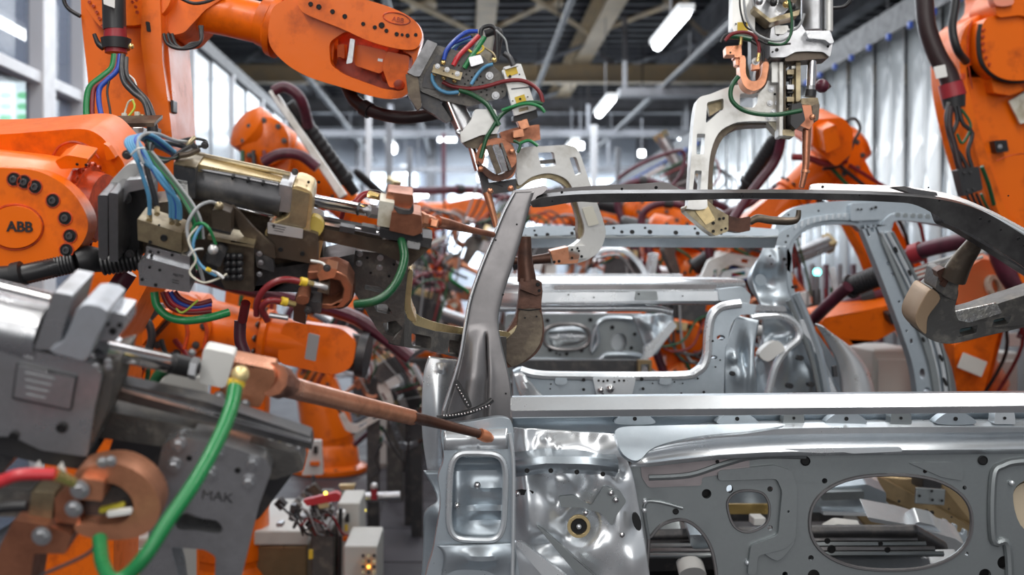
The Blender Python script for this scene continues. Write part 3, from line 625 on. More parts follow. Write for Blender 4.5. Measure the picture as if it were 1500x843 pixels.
# --- rear quarter flange at the left, tail lamp pocket
MB().skin([(628, 522), (621, 545), (618, 590), (619, 640), (626, 690)], [(672, 528), (662, 560), (652, 600), (647, 640), (650, 700)], Pl(2.50, .1), 14, 6, [(648, 540, 8, 5, .008, 2), (640, 610, 16, 70, .02)]).build('quarter_flange', GALVB, car, solid=.004)
MB().skin([(620, 690), (640, 730), (622, 750), (620, 800), (616, 860)], [(668, 690), (672, 730), (668, 770), (662, 800), (660, 860)], Pl(2.46, .1), 12, 5, [(645, 750, 18, 20, .02)]).build('bumper_flange', GALV, car, solid=.004)
tl = ell(699, 728, 41, 64, 40, 2, .45)
TP = Pl(2.27, .05)
lamp_o = blob([(648, 628), (690, 618), (738, 612), (752, 630), (752, 700), (754, 790), (752, 870), (630, 870), (636, 800), (645, 740), (642, 700), (650, 672)], 5)
MB().prism(lamp_o, TP, .03, [tl]).build('tail_lamp_frame', GALV, car, bev=.008, seg=3)
tf = bpy.data.objects['tail_lamp_frame']
MB().tube([TP.sh(-.004)(x, y) for x, y in tl+tl[:1]], .007, 8).build('pressed_rim', GALVB, tf)
MB().skin([(650, 655), (650, 720), (650, 800)], [(745, 655), (745, 720), (745, 800)], TP.sh(.045), 30, 12, [(700, 675, 60, 7, .03), (716, 764, 30, 9, -.02), (670, 720, 14, 50, .018), (712, 712, 30, 5, .01), (710, 740, 30, 6, -.012), (712, 752, 30, 4, .01)]).build('lamp_pocket', GALV, car, solid=.003)
for x, y in ((699, 714), (669, 744), (662, 662), (672, 650)): MB().ball(TP(x, y)+V3(0, .02, 0), .008, 8).build('weld_nut', CHROME, tf)
hose('pocket_edge', [(746, 635, 2.26), (752, 680, 2.26), (752, 760, 2.26), (750, 870, 2.26)], 3, GALVB, tf)
MB().skin([(640, 800), (650, 818), (640, 880)], [(752, 796), (756, 818), (752, 880)], TP.sh(-.01), 20, 6, [(705, 815, 30, 12, .025), (690, 850, 60, 20, -.02)]).build('lower_quarter_sheet', GALV, car, solid=.004)
MB().skin([(650, 632), (650, 660)], [(744, 628), (744, 658)], TP.sh(-.004), 24, 8, [(665, 640, 5, 5, .01), (680, 645, 4, 5, .01), (672, 652, 5, 3, .01), (690, 636, 4, 8, .008), (700, 650, 3, 8, -.008)]).build('crumpled_top', GALVB, car, solid=.003)
# --- rear corner: bulging wheelhouse sheets
QP = Pl(2.40, -.05)
qb = [(840, 660, 60, 22, .035, 2), (800, 690, 30, 25, -.01), (788, 745, 24, 45, .03, 1.5), (823, 705, 26, 22, -.03, 1.5), (880, 700, 26, 30, .03), (870, 800, 30, 30, .03), (805, 800, 30, 14, -.03), (848, 770, 26, 26, -.03, 2), (905, 760, 16, 40, .02), (830, 740, 12, 20, .02), (770, 690, 10, 70, .02), (925, 820, 20, 30, .025), (846, 635, 14, 8, .012), (800, 642, 6, 4, .012), (815, 655, 4, 4, .01), (875, 640, 10, 6, .01), (905, 690, 10, 12, -.02)]
MB().skin([(750, 626), (752, 680), (750, 740), (752, 800), (750, 870)], [(905, 636), (925, 690), (935, 740), (945, 800), (955, 870)], QP, 70, 18, qb).build('rear_corner_sheet', GALVB, car, solid=.004, ang=80)
qs = bpy.data.objects['rear_corner_sheet']
MB().sweep([(754, 684, 2.33), (800, 678, 2.31), (860, 679, 2.31), (905, 684, 2.33)], [(0.05, .02), (0, .012), (-.008, 0), (0, -.01), (.05, -.03)]).build('corner_ledge', GALV, qs, solid=.004)
bolts(qs, [(772, 690), (807, 690), (845, 692), (883, 695)], Pl(2.305), 4, 'hole')
pz('rust_ring', ell(848, 772, 17, 17, 24), QP.sh(-.028), .01, GOLD, qs, holes=[ell(848, 772, 12, 12, 20)]); pz('drain_cup', ell(848, 772, 12, 12, 20), QP.sh(-.022), .006, HOLE, qs); MB().ball(QP.sh(-.03)(848, 772), .006, 6).build('stud', GALVB, qs)
pz('reinforcement', rc([(818, 728), (840, 726), (866, 742), (885, 712), (908, 720), (918, 735), (900, 760), (897, 772), (880, 752), (850, 744), (822, 744)], 4), QP.sh(-.035), .012, GALVD, qs)
for x, y in ((895, 723), (902, 733), (858, 752), (911, 784), (758, 724)): MB().ball(QP.sh(-.042)(x, y), .0065, 6).build('weld_nut', CHROME, qs)
pz('strut_plate', rc([(752, 795), (765, 795), (850, 860), (850, 880), (825, 880)], 4), QP.sh(-.05), .02, GALVB, qs, bev=.006)
pz('strut_plate', rc([(785, 770), (795, 776), (890, 860), (880, 880), (868, 870)], 4), QP.sh(-.045), .02, GALVD, qs, bev=.006)
pz('slot', ell(768, 722, 14, 4, 14), QP.sh(-.03), .01, HOLE, qs); pz('slot', ell(933, 765, 6, 14, 14, -15), QP.sh(-.03), .01, HOLE, qs)
# --- belt beams
BEAMP = [(.14, -.004), (.13, .012), (.02, .006), (0, .0), (-.014, -.008), (-.016, -.018), (.0, -.028), (.012, -.04), (.012, -.058), (-.006, -.066), (-.006, -.075), (.03, -.078)]
o = MB().sweep([(728, 600, 2.40), (760, 599, 2.41), (900, 597, 2.43), (1100, 595, 2.44), (1300, 593, 2.45), (1580, 591, 2.46)], BEAMP).build('belt_beam', GALV, car, solid=.004, ang=50, bev=0)
o2 = MB().prism(rc([(748, 582), (1580, 575), (1580, 594), (748, 602)], 3), Pl(2.47, -.02, 1.2), .02).build('belt_top', GALVB, car, bev=.006)
BP_ = Pl(2.435, -.02)
for x in (930, 1080, 1240, 1400):
    q = blob([(x-30, 620), (x-16, 607), (x, 603), (x+16, 607), (x+30, 620), (x, 623)]); c_ = MB().prism(q, BP_.sh(-.028), .03).build('pressed_dome', GALV, o, bev=.006, seg=2); bolts(c_, [(x, 614)], BP_.sh(-.030), 3.4, 'hole')
for x in (1163, 1320, 1472):
    pz('bracket', rc([(x-14, 604), (x+14, 604), (x+16, 622), (x-16, 622)], 3), BP_.sh(-.026), .03, GALVB if x == 1472 else GALVD, o, bev=.004); bolts(o, [(x, 613)], BP_.sh(-.028), 2.5, 'hole')
bolts(o, [(818, 614, 4)], BP_.sh(-.012), 4, 'hole')
R2 = [(.12, .010), (.05, .008), (.01, .008), (-.008, .002), (-.006, -.009), (.014, -.012), (.02, -.022), (.014, -.031), (-.008, -.036), (-.014, -.046), (-.004, -.056), (.02, -.060)]
MB().sweep([(925, 662, 2.36, .55), (950, 652, 2.35, .8), (990, 642, 2.35, .95), (1050, 634, 2.36), (1120, 630, 2.37), (1200, 628, 2.38), (1350, 627, 2.39), (1580, 625, 2.40)], R2).build('waist_rail', GALVB, car, solid=.004, ang=60)
pz('corner_gusset', blob([(905, 628), (960, 624), (1060, 622), (1150, 622), (1100, 632), (1020, 640), (960, 655), (935, 675), (915, 668), (905, 650)]), Pl(2.42, 0, .4), .02, GALV, car, bev=.006)
pz('rail_lip', rc([(1128, 658), (1320, 656), (1322, 662), (1250, 665), (1235, 663), (1200, 664), (1150, 662), (1130, 665)], 2), Pl(2.36), .02, GALVB, car)
# --- lower inner panel with its openings
LP = Pl(2.42, -.02)
big = ell(1305, 766, 119, 70, 48, 0, .86)
lefth = blob([(950, 800), (955, 785), (972, 768), (1000, 762), (1024, 776), (1042, 805), (1050, 850), (1050, 900), (955, 900)], 5)
smallh = blob([(1066, 735), (1078, 722), (1098, 719), (1118, 724), (1127, 742), (1124, 765), (1110, 776), (1092, 780), (1076, 772), (1068, 755)], 4)
righth = blob([(1484, 725), (1500, 705), (1530, 700), (1560, 720), (1565, 770), (1530, 790), (1495, 770)], 4)
outl = [(925, 670), (980, 655), (1060, 660), (1130, 655), (1580, 655), (1580, 900), (900, 900), (915, 760)]
smalls = [ell(1035, 724, 7), ell(1128, 717, 4), ell(1128, 774, 4), ell(1069, 717, 5, 6, 12), ell(1208, 705, 4), ell(1355, 691, 3), ell(1471, 825, 10), ell(1443, 843, 9), ell(1413, 715, 3), ell(1188, 818, 4), ell(1192, 844, 9), ell(1150, 842, 4), ell(1416, 812, 3), ell(1152, 765, 2.5), ell(1153, 728, 2.5)]
pan = MB().prism(outl, LP, .012, [big, lefth, smallh, righth]+smalls).build('inner_panel', GALVD, car, bev=.003, seg=2)
for hh, r_ in ((big, .004), (lefth, .004), (smallh, .003)): MB().tube([LP.sh(-.001)(x, y) for x, y in hh+hh[:1]], r_, 6).build('hole_rim', DSTEEL, pan)
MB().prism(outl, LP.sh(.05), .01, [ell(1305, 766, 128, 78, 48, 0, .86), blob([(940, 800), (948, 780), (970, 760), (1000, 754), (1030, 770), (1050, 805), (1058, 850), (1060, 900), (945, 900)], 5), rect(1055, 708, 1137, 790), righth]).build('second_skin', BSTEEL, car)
def frame(pts_o, pts_i, w, m=GALVD, nm='pressed_frame'): return MB().prism(pts_o, LP.sh(-w), w, [pts_i]).build(nm, m, pan, bev=.008, seg=3)
frame(rc([(1052, 690), (1135, 682), (1160, 690), (1168, 715), (1166, 790), (1150, 805), (1110, 815), (1108, 843), (1095, 843), (1100, 800), (1140, 785), (1146, 720), (1138, 702), (1052, 705)], 6), ell(1155, 750, 2, 2, 6), .012)
pz('pressed_cup', blob([(1112, 800), (1150, 785), (1165, 790), (1158, 805), (1140, 822), (1120, 812)]), LP.sh(-.010), .010, GALVD, pan, bev=.006)
MB().tube([LP.sh(-.004)(x, y) for x, y in cr([(1480, 900), (1476, 800), (1455, 790), (1455, 700), (1470, 682), (1500, 676), (1580, 674)], 6)], .009, 8).build('pressed_rib', GALVD, pan)
MB().tube([LP.sh(-.003)(x, y) for x, y in cr([(950, 700), (1010, 696), (1060, 680), (1110, 668), (1180, 668)], 6)], .008, 8).build('pressed_rib', GALVD, pan)
MB().tube([LP.sh(-.003)(x, y) for x, y in cr([(1000, 745), (960, 735), (944, 742), (950, 790)], 6)], .004, 8).build('pressed_rib', GALVD, pan)
pz('doubler', rc([(938, 674), (1030, 662), (1098, 664), (1098, 690), (1028, 700), (1028, 712), (950, 715), (940, 700)], 5), LP.sh(-.006), .008, mat('pinkish_steel', (.40, .36, .37), .7, .4), pan); bolts(pan, [(1051, 677, 3), (1077, 675, 4)], LP.sh(-.008), 3, 'hole')
pz('doubler', rc([(1395, 677), (1412, 690), (1410, 705), (1380, 700), (1330, 678)], 5), LP.sh(-.004), .006, GALVD, pan)
bolts(pan, [(1180, 676, 8), (1440, 675, 8), (990, 750, 5)], LP.sh(-.003), 8, 'hole')
for x, y in ((945, 735), (944, 748), (1095, 825), (1482, 708)): MB().ball(LP.sh(-.004)(x, y), .006, 6).build('weld_nut', GALVB, pan)
pz('sealing_patch', blob([(1484, 725), (1500, 708), (1540, 705), (1560, 740), (1550, 775), (1510, 782), (1488, 762)]), LP.sh(.03), .01, mat('beige_patch', (.62, .52, .38), .2, .5), car)
# --- what lies inside, seen through the openings
def gz(nm, pts, d, th, m, b=0., w=0., holes=(), bev=.004, par=car, a=0.): return MB().prism(pts, Pl(d, a, b, (sum(p[0] for p in pts)/len(pts), sum(p[1] for p in pts)/len(pts))), th, holes, w).build(nm, m, par, bev=bev)
gz('far_door_inner', [(1240, 690), (1330, 700), (1600, 690), (1600, 900), (1420, 830), (1280, 790), (1240, 740)], 3.85, .05, BROWNP, a=-.3, bev=.01)
fd = bpy.data.objects['far_door_inner']
gz('pressed_rib', rc([(1270, 700), (1290, 700), (1420, 770), (1600, 860), (1600, 880), (1410, 785), (1290, 725)], 6), 3.78, .04, BROWNP, par=fd, a=-.3, bev=.015)
gz('pressed_rib', rc([(1370, 700), (1400, 705), (1440, 760), (1500, 800), (1500, 815), (1430, 775)], 6), 3.70, .04, BROWNP, par=fd, a=-.3, bev=.012)
for x0, y0, a_ in ((1340, 715, 4),): gz('patch_plate', ob(1363, 728, 44, 24, 4), 3.6, .01, GALVD, par=fd); bolts(fd, [(1347, 727), (1366, 733), (1380, 734), (1365, 720)], Pl(3.59), 2.4, 'hole')
gz('patch_plate', rc([(1280, 720), (1310, 745), (1314, 765), (1290, 750)], 2), 3.6, .01, GALV, par=fd)
bolts(fd, [(1317, 735, 2.5), (1349, 749, 2.5), (1357, 750, 4), (1365, 752, 4), (1346, 748, 2), (1320, 758, 2), (1328, 764, 2), (1336, 768, 2), (1394, 758, 1.6), (1390, 746, 1.6)], Pl(3.62), 2, 'hole')
gz('black_box', rect(1352, 700, 1380, 718), 3.7, .1, BLACK, par=fd)
o = gz('rear_crossmember', rc([(1160, 726), (1200, 716), (1270, 710), (1298, 722), (1298, 742), (1275, 754), (1160, 750)], 3), 3.45, .06, GALV, b=-.4, bev=.01)
gz('crossmember_box', rc([(1204, 722), (1266, 720), (1266, 732), (1204, 734)], 3), 3.42, .03, GALVD, b=-.3, par=o); gz('top_fin', rc([(1215, 712), (1260, 704), (1290, 710), (1285, 716), (1210, 717)], 2), 3.6, .1, GALVB, b=-.6, par=o); bolts(o, [(1232, 718, 4), (1248, 712, 3)], Pl(3.41, 0, -.5), 3, 'hole')
gz('crossmember_lip', rc([(1206, 750), (1282, 753), (1276, 757), (1206, 755)], 1), 3.45, .06, GALVB, par=o)
gz('crossmember_left', rc([(1060, 722), (1080, 716), (1122, 718), (1130, 738), (1060, 738)], 2), 3.45, .05, GALV, b=-.4)
gz('oiled_beam', rect(1050, 739, 1140, 754), 3.5, .1, mat('oiled_gold_steel', (.48, .34, .12), .6, .35)); gz('beam_block', ob(1113, 765, 18, 12, 0), 3.4, .06, WHITE)
o = gz('sill_step', rc([(1270, 758), (1325, 768), (1400, 790), (1415, 800), (1398, 820), (1386, 812), (1380, 800), (1345, 785), (1330, 775), (1275, 765)], 3), 3.3, .08, GALVB, b=-.6)
gz('sill_step_plate', rc([(1325, 778), (1345, 765), (1368, 770), (1402, 800), (1385, 808)], 3), 3.32, .05, GALVB, b=-1.)
gz('toothed_strip', [(1380, 770), (1384, 762), (1389, 763), (1388, 772), (1395, 775), (1398, 768), (1403, 770), (1402, 779), (1410, 783), (1413, 776), (1418, 778), (1417, 788), (1435, 800), (1430, 808), (1400, 790), (1380, 776)], 3.4, .02, GALV)
fp = gz('floor_panel', [(930, 860), (930, 790), (1180, 783), (1345, 782), (1390, 808), (1386, 822), (1200, 828), (1200, 860)], 3.1, .03, BSTEEL, b=-1.4, bev=.01)
for i, y in enumerate((786, 792, 799, 806, 813)):
    MB().sweep([(930, y+2, 3.02-.02*i), (1200, y, 3.0-.02*i), (1330+i*13, y-1, 3.0-.02*i)], [(.02, 0), (0, .006), (-.004, 0), (0, -.006)]).build('seat_rail', (GALVD, DSTEEL)[i % 2], fp, solid=.004)
bolts(fp, [(1218, 805, 7), (1212, 793, 5), (1300, 806, 5), (1290, 797, 4)], Pl(2.88), 4, 'hole')
o = gz('seat_bracket', rc([(1010, 784), (1030, 784), (1043, 808), (1043, 820), (1030, 820), (1012, 800)], 2), 2.95, .08, GALV, b=-.4); bolts(o, [(1025, 788, 3), (1032, 800, 3)], Pl(2.93, 0, -.4), 3, 'hole')
gz('seat_bracket', rc([(958, 790), (1000, 788), (1012, 796), (1005, 800), (960, 800)], 2), 3.05, .06, GALVD, b=-.8)
gz('floor_channel', rc([(950, 815), (1050, 813), (1052, 835), (950, 838)], 3), 2.95, .1, BSTEEL, b=-.5)
gz('floor_dome', blob([(995, 845), (1005, 834), (1025, 833), (1035, 845), (1015, 860)]), 2.9, .05, WHITE, b=-.5)
gz('lower_sill', rc([(1190, 836), (1410, 832), (1415, 845), (1190, 850)], 2), 2.95, .06, GALVB, b=-.8)
gz('pale_plate', rc([(1207, 778), (1225, 768), (1262, 772), (1258, 785), (1210, 785)], 3), 3.4, .03, WHITE, b=-.5)
# --- far side frame with both window openings and the pillars
FP_ = Pl(3.95)
w1 = cr([(1160, 400), (1158, 372), (1166, 350), (1184, 335), (1210, 329), (1245, 328), (1262, 336)], 5)+cr([(1264, 340), (1280, 378), (1300, 430), (1322, 490), (1338, 540), (1346, 590)], 4)+cr([(1300, 590), (1262, 585), (1235, 545), (1213, 510), (1185, 470), (1166, 430)], 5)
w2 = cr([(1303, 335), (1306, 325), (1318, 322), (1370, 325), (1410, 335), (1460, 363), (1520, 400), (1620, 460), (1620, 590)], 4)+cr([(1392, 590), (1386, 540), (1370, 480), (1345, 420), (1322, 370)], 5)
out = cr([(1128, 352), (1140, 318), (1165, 302), (1200, 296), (1260, 292), (1400, 296), (1470, 320), (1700, 440)], 4)+[(1700, 600), (1128, 600)]+cr([(1122, 560), (1112, 500), (1100, 440), (1105, 400)], 4)
# window rings, pillars and roof arc as separate pressings
arc = cr([(1132, 345), (1142, 320), (1165, 304), (1200, 297), (1260, 293), (1330, 294), (1400, 304), (1470, 338), (1560, 395), (1620, 430)], 4)+cr([(1620, 475), (1540, 425), (1470, 378), (1420, 345), (1390, 333), (1340, 324), (1312, 324), (1303, 338), (1265, 340), (1250, 330), (1210, 330), (1182, 338), (1166, 352), (1160, 372), (1160, 400), (1135, 380)], 4)
ro = MB().prism(arc, FP_, .05).build('far_roof_arc', GALV, car, bev=.008, seg=2)
MB().prism(cr([(1130, 352), (1158, 332), (1190, 318), (1250, 312), (1264, 316), (1262, 326), (1245, 323), (1205, 324), (1178, 334), (1160, 352), (1150, 372), (1138, 372)], 4, True), FP_.sh(-.025), .03).build('arc_channel', GALV, ro, bev=.008)
MB().prism(rc([(1246, 298), (1290, 296), (1294, 312), (1296, 322), (1246, 324)], 4), FP_.sh(-.04), .05).build('pillar_head', GALV, ro, bev=.008)
bolts(ro, [(1257, 307, 1.8), (1262, 307, 1.8), (1277, 306, 2), (1283, 304, 2.5), (1199, 309, 1.8), (1155, 315, 1.8)], FP_.sh(-.05), 2, 'hole')
for i in range(9): pz('rib', rc([(1164+i*9, 332-i*1.8+.14*(i-5)**2), (1167+i*9, 331-i*1.8+.14*(i-5)**2), (1168+i*9, 322-i*1.4+.14*(i-5)**2), (1165+i*9, 322.5-i*1.4+.14*(i-5)**2)], .5), FP_.sh(-.035), .012, GALVB, ro, bev=.002)
for i in range(7): pz('rib', rc([(1312+i*11, 318+i*.5), (1319+i*11, 318+i*.5), (1319+i*11, 312+i*.5), (1312+i*11, 312+i*.5)], 2), FP_.sh(-.015), .02, GALVD, ro, bev=.003)
MB().prism(cr([(1292, 330), (1300, 318), (1320, 312), (1390, 320), (1392, 330), (1340, 325), (1312, 324), (1303, 334)], 4, True), FP_.sh(-.012), .02).build('window_flange', GALV, ro, bev=.004)
pz('pillar_top_slots', rc([(1265, 326), (1290, 326), (1312, 345), (1290, 347)], 2), FP_.sh(.05), .02, HOLE, ro)
bp = cr([(1263, 336), (1280, 378), (1300, 430), (1322, 490), (1338, 540), (1346, 600)], 4)+cr([(1394, 600), (1386, 540), (1370, 480), (1345, 420), (1322, 370), (1303, 330)], 5)
slots = [ell(1351, 548, 4, 8, 12), ell(1358, 572, 5, 4, 12), ell(1277, 335, 2.4, 6, 10, -20), ob(1270, 338, 3, 18, -22), ob(1285, 338, 3, 18, -22), ell(1302, 363, 2, 3.5, 10), ell(1301, 386, 2.5, 2.5, 8), ell(1308, 402, 3, 2.5, 8), ell(1335, 500, 2, 4, 8), ell(1317, 442, 1.8, 1.8, 8), ell(1328, 485, 1.6, 1.6, 8)]
b_ = MB().prism(bp, FP_.sh(-.02), .05, slots).build('centre_pillar', GALV, car, bev=.006, seg=2)
for sx, rr_, m_ in ((0, .008, GALVB), (-9, .005, GALVB), (7, .006, GALVD)):
    MB().tube([FP_.sh(-.03)(x+sx, y) for x, y in cr([(1300, 340), (1320, 378), (1343, 425), (1366, 485), (1381, 540), (1388, 600)], 6)], rr_, 8).build('pillar_bead', m_, b_)
pz('pillar_face', cr([(1296, 350), (1335, 440), (1370, 530), (1380, 600), (1372, 600), (1360, 530), (1328, 442), (1292, 355)], 4, True), FP_.sh(-.035), .02, GALVD, b_, bev=.004)
for x, y, h in ((1313, 366, 5), (1333, 400, 5), (1349, 435, 6), (1353, 498, 4), (1379, 525, 6), (1385, 560, 7)): pz('edge_slot', ell(x, y, 2, h, 10, -22), FP_.sh(-.042), .01, HOLE, b_, bev=0)
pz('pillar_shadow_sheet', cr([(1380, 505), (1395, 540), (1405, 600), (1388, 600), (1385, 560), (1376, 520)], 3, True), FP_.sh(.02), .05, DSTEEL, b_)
# C pillar area and wheel arch
cp = cr([(1128, 352), (1140, 345), (1160, 372), (1159, 400), (1166, 430), (1185, 470), (1213, 510), (1235, 545), (1262, 600)], 4)+[(1100, 600)]+cr([(1095, 560), (1120, 500), (1118, 450), (1104, 425), (1100, 405), (1118, 375)], 4)
MB().prism(cp, FP_.sh(.0), .05).build('rear_quarter_inner', GALV, car, bev=.01)
qi = bpy.data.objects['rear_quarter_inner']
MB().skin([(1120, 360), (1104, 400), (1112, 450), (1118, 500), (1095, 580)], [(1152, 360), (1152, 400), (1160, 440), (1190, 490), (1235, 580)], FP_.sh(-.03), 24, 10, [(1135, 385, 12, 16, .04), (1118, 410, 14, 14, -.05), (1130, 450, 22, 12, .05), (1150, 520, 18, 40, .06), (1120, 540, 18, 30, -.04), (1180, 550, 16, 30, .05), (1200, 560, 8, 40, -.03), (1140, 490, 20, 10, -.04)]).build('pressed_quarter', GALV, qi, solid=.004, ang=80)
bolts(qi, [(1154, 346, 2), (1151, 355, 2), (1141, 364, 1.5), (1161, 421, 2.5), (1165, 443, 2), (1130, 387, 1.6), (1149, 380, 3), (1152, 388, 2), (1128, 375, 2)], FP_.sh(-.07), 2, 'hole')
pz('quarter_plate', rc([(1171, 469), (1183, 467), (1206, 515), (1194, 518), (1188, 500), (1178, 490)], 2), FP_.sh(-.11), .01, GALVB, qi); pz('quarter_plate', rc([(1204, 555), (1216, 553), (1228, 580), (1212, 580)], 2), FP_.sh(-.11), .01, GALVB, qi)
pz('quarter_plate', rc([(1100, 446), (1150, 449), (1153, 457), (1100, 456)], 2), FP_.sh(-.12), .02, ALU, qi)
for i, (a_, r_) in enumerate((((1128, 440), 5), ((1140, 470), 4))): pass
MB().tube([FP_.sh(-.1)(x, y) for x, y in cr([(1100, 465), (1140, 462), (1165, 475), (1170, 495), (1150, 515), (1135, 540), (1125, 580)], 6)], .014, 8).build('wheelhouse_bead', GALVB, qi)
MB().tube([FP_.sh(-.1)(x, y) for x, y in cr([(1165, 430), (1180, 465), (1200, 520), (1212, 580)], 6)], .016, 8).build('wheelhouse_bead', GALV, qi)
MB().tube([FP_.sh(-.1)(x, y) for x, y in cr([(1155, 440), (1172, 480), (1190, 530), (1200, 580)], 6)], .01, 8).build('wheelhouse_bead', GALVD, qi)
for x, y in ((1173, 525), (1189, 564), (1158, 566)): pz('grommet', ell(x, y, 5, 4, 12), FP_.sh(-.13), .03, BLACK, qi)
pz('grommet', rc([(1220, 537), (1226, 536), (1228, 552), (1222, 553)], 1), FP_.sh(-.12), .02, BSTEEL, qi)
pz('melted_bracket', blob([(1112, 520), (1125, 505), (1140, 500), (1150, 512), (1140, 520), (1125, 530)]), FP_.sh(-.15), .05, WHITE, qi)
MB().skin([(1192, 474), (1208, 500), (1224, 535), (1232, 592)], [(1204, 482), (1244, 508), (1272, 545), (1284, 592)], FP_.sh(-.06), 16, 8, fn=lambda x, y, t: .06*math.sin(math.pi*min(t*.9+.1, 1))).build('wheel_arch', mat('arch_light_sheet', (.66, .68, .70), .6, .35), car, solid=.004, ang=80)
# rear roof bow
o = MB().prism(rc([(745, 336), (790, 331), (860, 332), (930, 328), (1010, 330), (1100, 333), (1140, 336), (1140, 346), (1000, 345), (850, 344), (745, 347)], 2), Pl(3.4, 0, 1.2), .05).build('roof_bow', GALV, car, bev=.004)
MB().prism([(748, 345)]+[(x, 345+(2 if i % 2 else 0)) for i, x in enumerate(range(770, 1120, 20))]+[(1140, 345)]+[(1140, 349), (748, 350)], Pl(3.36), .02).build('bow_flange', GALVD, o, bev=.002)
bolts(o, [(783, 338, 2), (842, 336, 2.4), (899, 334, 2.4), (945, 334, 2.2), (1018, 335, 2.2), (770, 346, 2), (785, 345, 3), (802, 344, 3.4), (838, 342, 3), (859, 341, 3.4), (884, 341, 3), (911, 340, 3), (926, 340, 4), (952, 340, 4), (990, 341, 4), (1022, 342, 3.4), (1056, 342, 3)], Pl(3.35, 0, .5), 2, 'hole')
# parcel shelf beam
o = MB().sweep([(728, 418, 3.55), (800, 416, 3.55), (950, 416, 3.55), (1092, 417, 3.55)], [(.25, .02), (.02, .012), (0, 0), (.01, -.012), (0, -.02), (-.01, -.028), (-.01, -.062), (.02, -.066)]).build('shelf_beam', GALVB, car, solid=.005, ang=50)
pz('beam_front', rc([(792, 428), (1052, 427), (1054, 441), (792, 443)], 2), Pl(3.46), .03, GALVB, o); pz('dull_patch', rc([(932, 427), (962, 427), (964, 440), (930, 440)], 2), Pl(3.45), .02, GALVD, o)
pz('beam_channel', rc([(812, 418), (1050, 417), (1048, 424), (812, 425)], 1), Pl(3.48), .02, DSTEEL, o, bev=.002)
pz('beam_end', rc([(1052, 424), (1088, 420), (1100, 432), (1098, 446), (1076, 440), (1054, 441)], 2), Pl(3.45), .06, GALV, o)
bolts(o, [(833, 432, 1.4), (936, 431, 1.6), (870, 436, 1.2), (1000, 434, 1.2)], Pl(3.44), 1.5, 'hole')
hose('beam_bead', [(730, 452, 3.6), (850, 452, 3.6), (950, 452, 3.6), (985, 458, 3.6)], 5, GALVB, o)
hose('beam_bead', [(730, 440, 3.6), (850, 442, 3.6), (945, 444, 3.6)], 3, GALV, o)
# rear opening lower frame with the arched side (tunnel)
FR = Pl(3.15, .0)
fo = cr([(752, 545), (765, 540), (785, 547), (830, 549), (990, 549), (1020, 543), (1034, 525), (1037, 490), (1042, 462), (1056, 448), (1085, 443), (1108, 448)], 5)+cr([(1105, 462), (1085, 462), (1072, 475), (1066, 500), (1062, 520), (1060, 600)], 4)+[(752, 600)]
fr = MB().prism(fo, FR, .06, [ell(1056, 495, 6, 4, 14), ell(1046, 524, 5, 3, 12)]).build('rear_opening_frame', GALV, car, bev=.006, seg=2)
MB().tube([FR.sh(-.004)(x, y) for x, y in cr([(762, 543), (785, 549), (830, 551), (990, 551), (1022, 544), (1035, 526), (1038, 490), (1043, 464), (1057, 450), (1085, 445)], 6)], .013, 8).build('frame_bead', GALVB, fr)
pz('striker_plate', rc([(868, 553), (932, 553), (926, 580), (874, 580)], 4), FR.sh(-.02), .03, GALVB, fr, bev=.006)
for x in (822, 975): pz('pressed_tab', blob([(x-8, 563), (x-7, 552), (x, 549), (x+7, 552), (x+8, 563)]), FR.sh(-.015), .03, GALV, fr)
bolts(fr, [(855, 557, 3), (940, 556, 3), (855, 571, 2.6), (942, 570, 2.6), (877, 558, 2), (884, 559, 2), (890, 558, 2), (900, 560, 2), (907, 558, 2), (914, 558, 2), (807, 563, 1.5), (806, 570, 1.5), (883, 578, 2), (956, 562, 1.4), (988, 560, 1.4), (1000, 562, 1.4), (1022, 555, 1.8), (998, 577, 2), (1031, 575, 2.4), (1044, 500, 2), (1055, 528, 1.5), (1048, 538, 1.5)], FR.sh(-.022), 2, 'hole')
MB().ball(FR.sh(-.03)(894, 570), .012, 8).build('striker_stud', CHROME, fr); MB().ball(FR.sh(-.03)(880, 572), .009, 8).build('striker_stud', CHROME, fr)
MB().skin([(1062, 600), (1060, 530), (1064, 500), (1078, 462)], [(1110, 600), (1108, 560), (1104, 520), (1112, 470)], FR.sh(.08), 16, 6, [(1075, 525, 8, 5, .02), (1090, 520, 6, 20, -.03), (1082, 550, 10, 12, .02), (1098, 545, 6, 30, .02)]).build('arched_inner_sheet', GALV, fr, solid=.004, ang=80)
pz('grommet', ell(1074, 548, 3.5, 3.5, 12), FR.sh(.05), .02, BLACK, fr)
MB().skin([(752, 548), (760, 575), (770, 590)], [(765, 545), (790, 575), (806, 590)], FR.sh(-.03), 8, 4, [(770, 565, 6, 20, .02)]).build('corner_sheet', GALVB, fr, solid=.003)
pz('rear_inner_wall', [(752, 555), (1108, 555), (1108, 600), (752, 600)], FR.sh(.10), .02, GALVD, fr)
# exhaust like tube beyond the arch
hose('cross_tube', [(1070, 480, 4.2), (1100, 484, 4.2), (1135, 486, 4.2)], 8, ALUL, car)
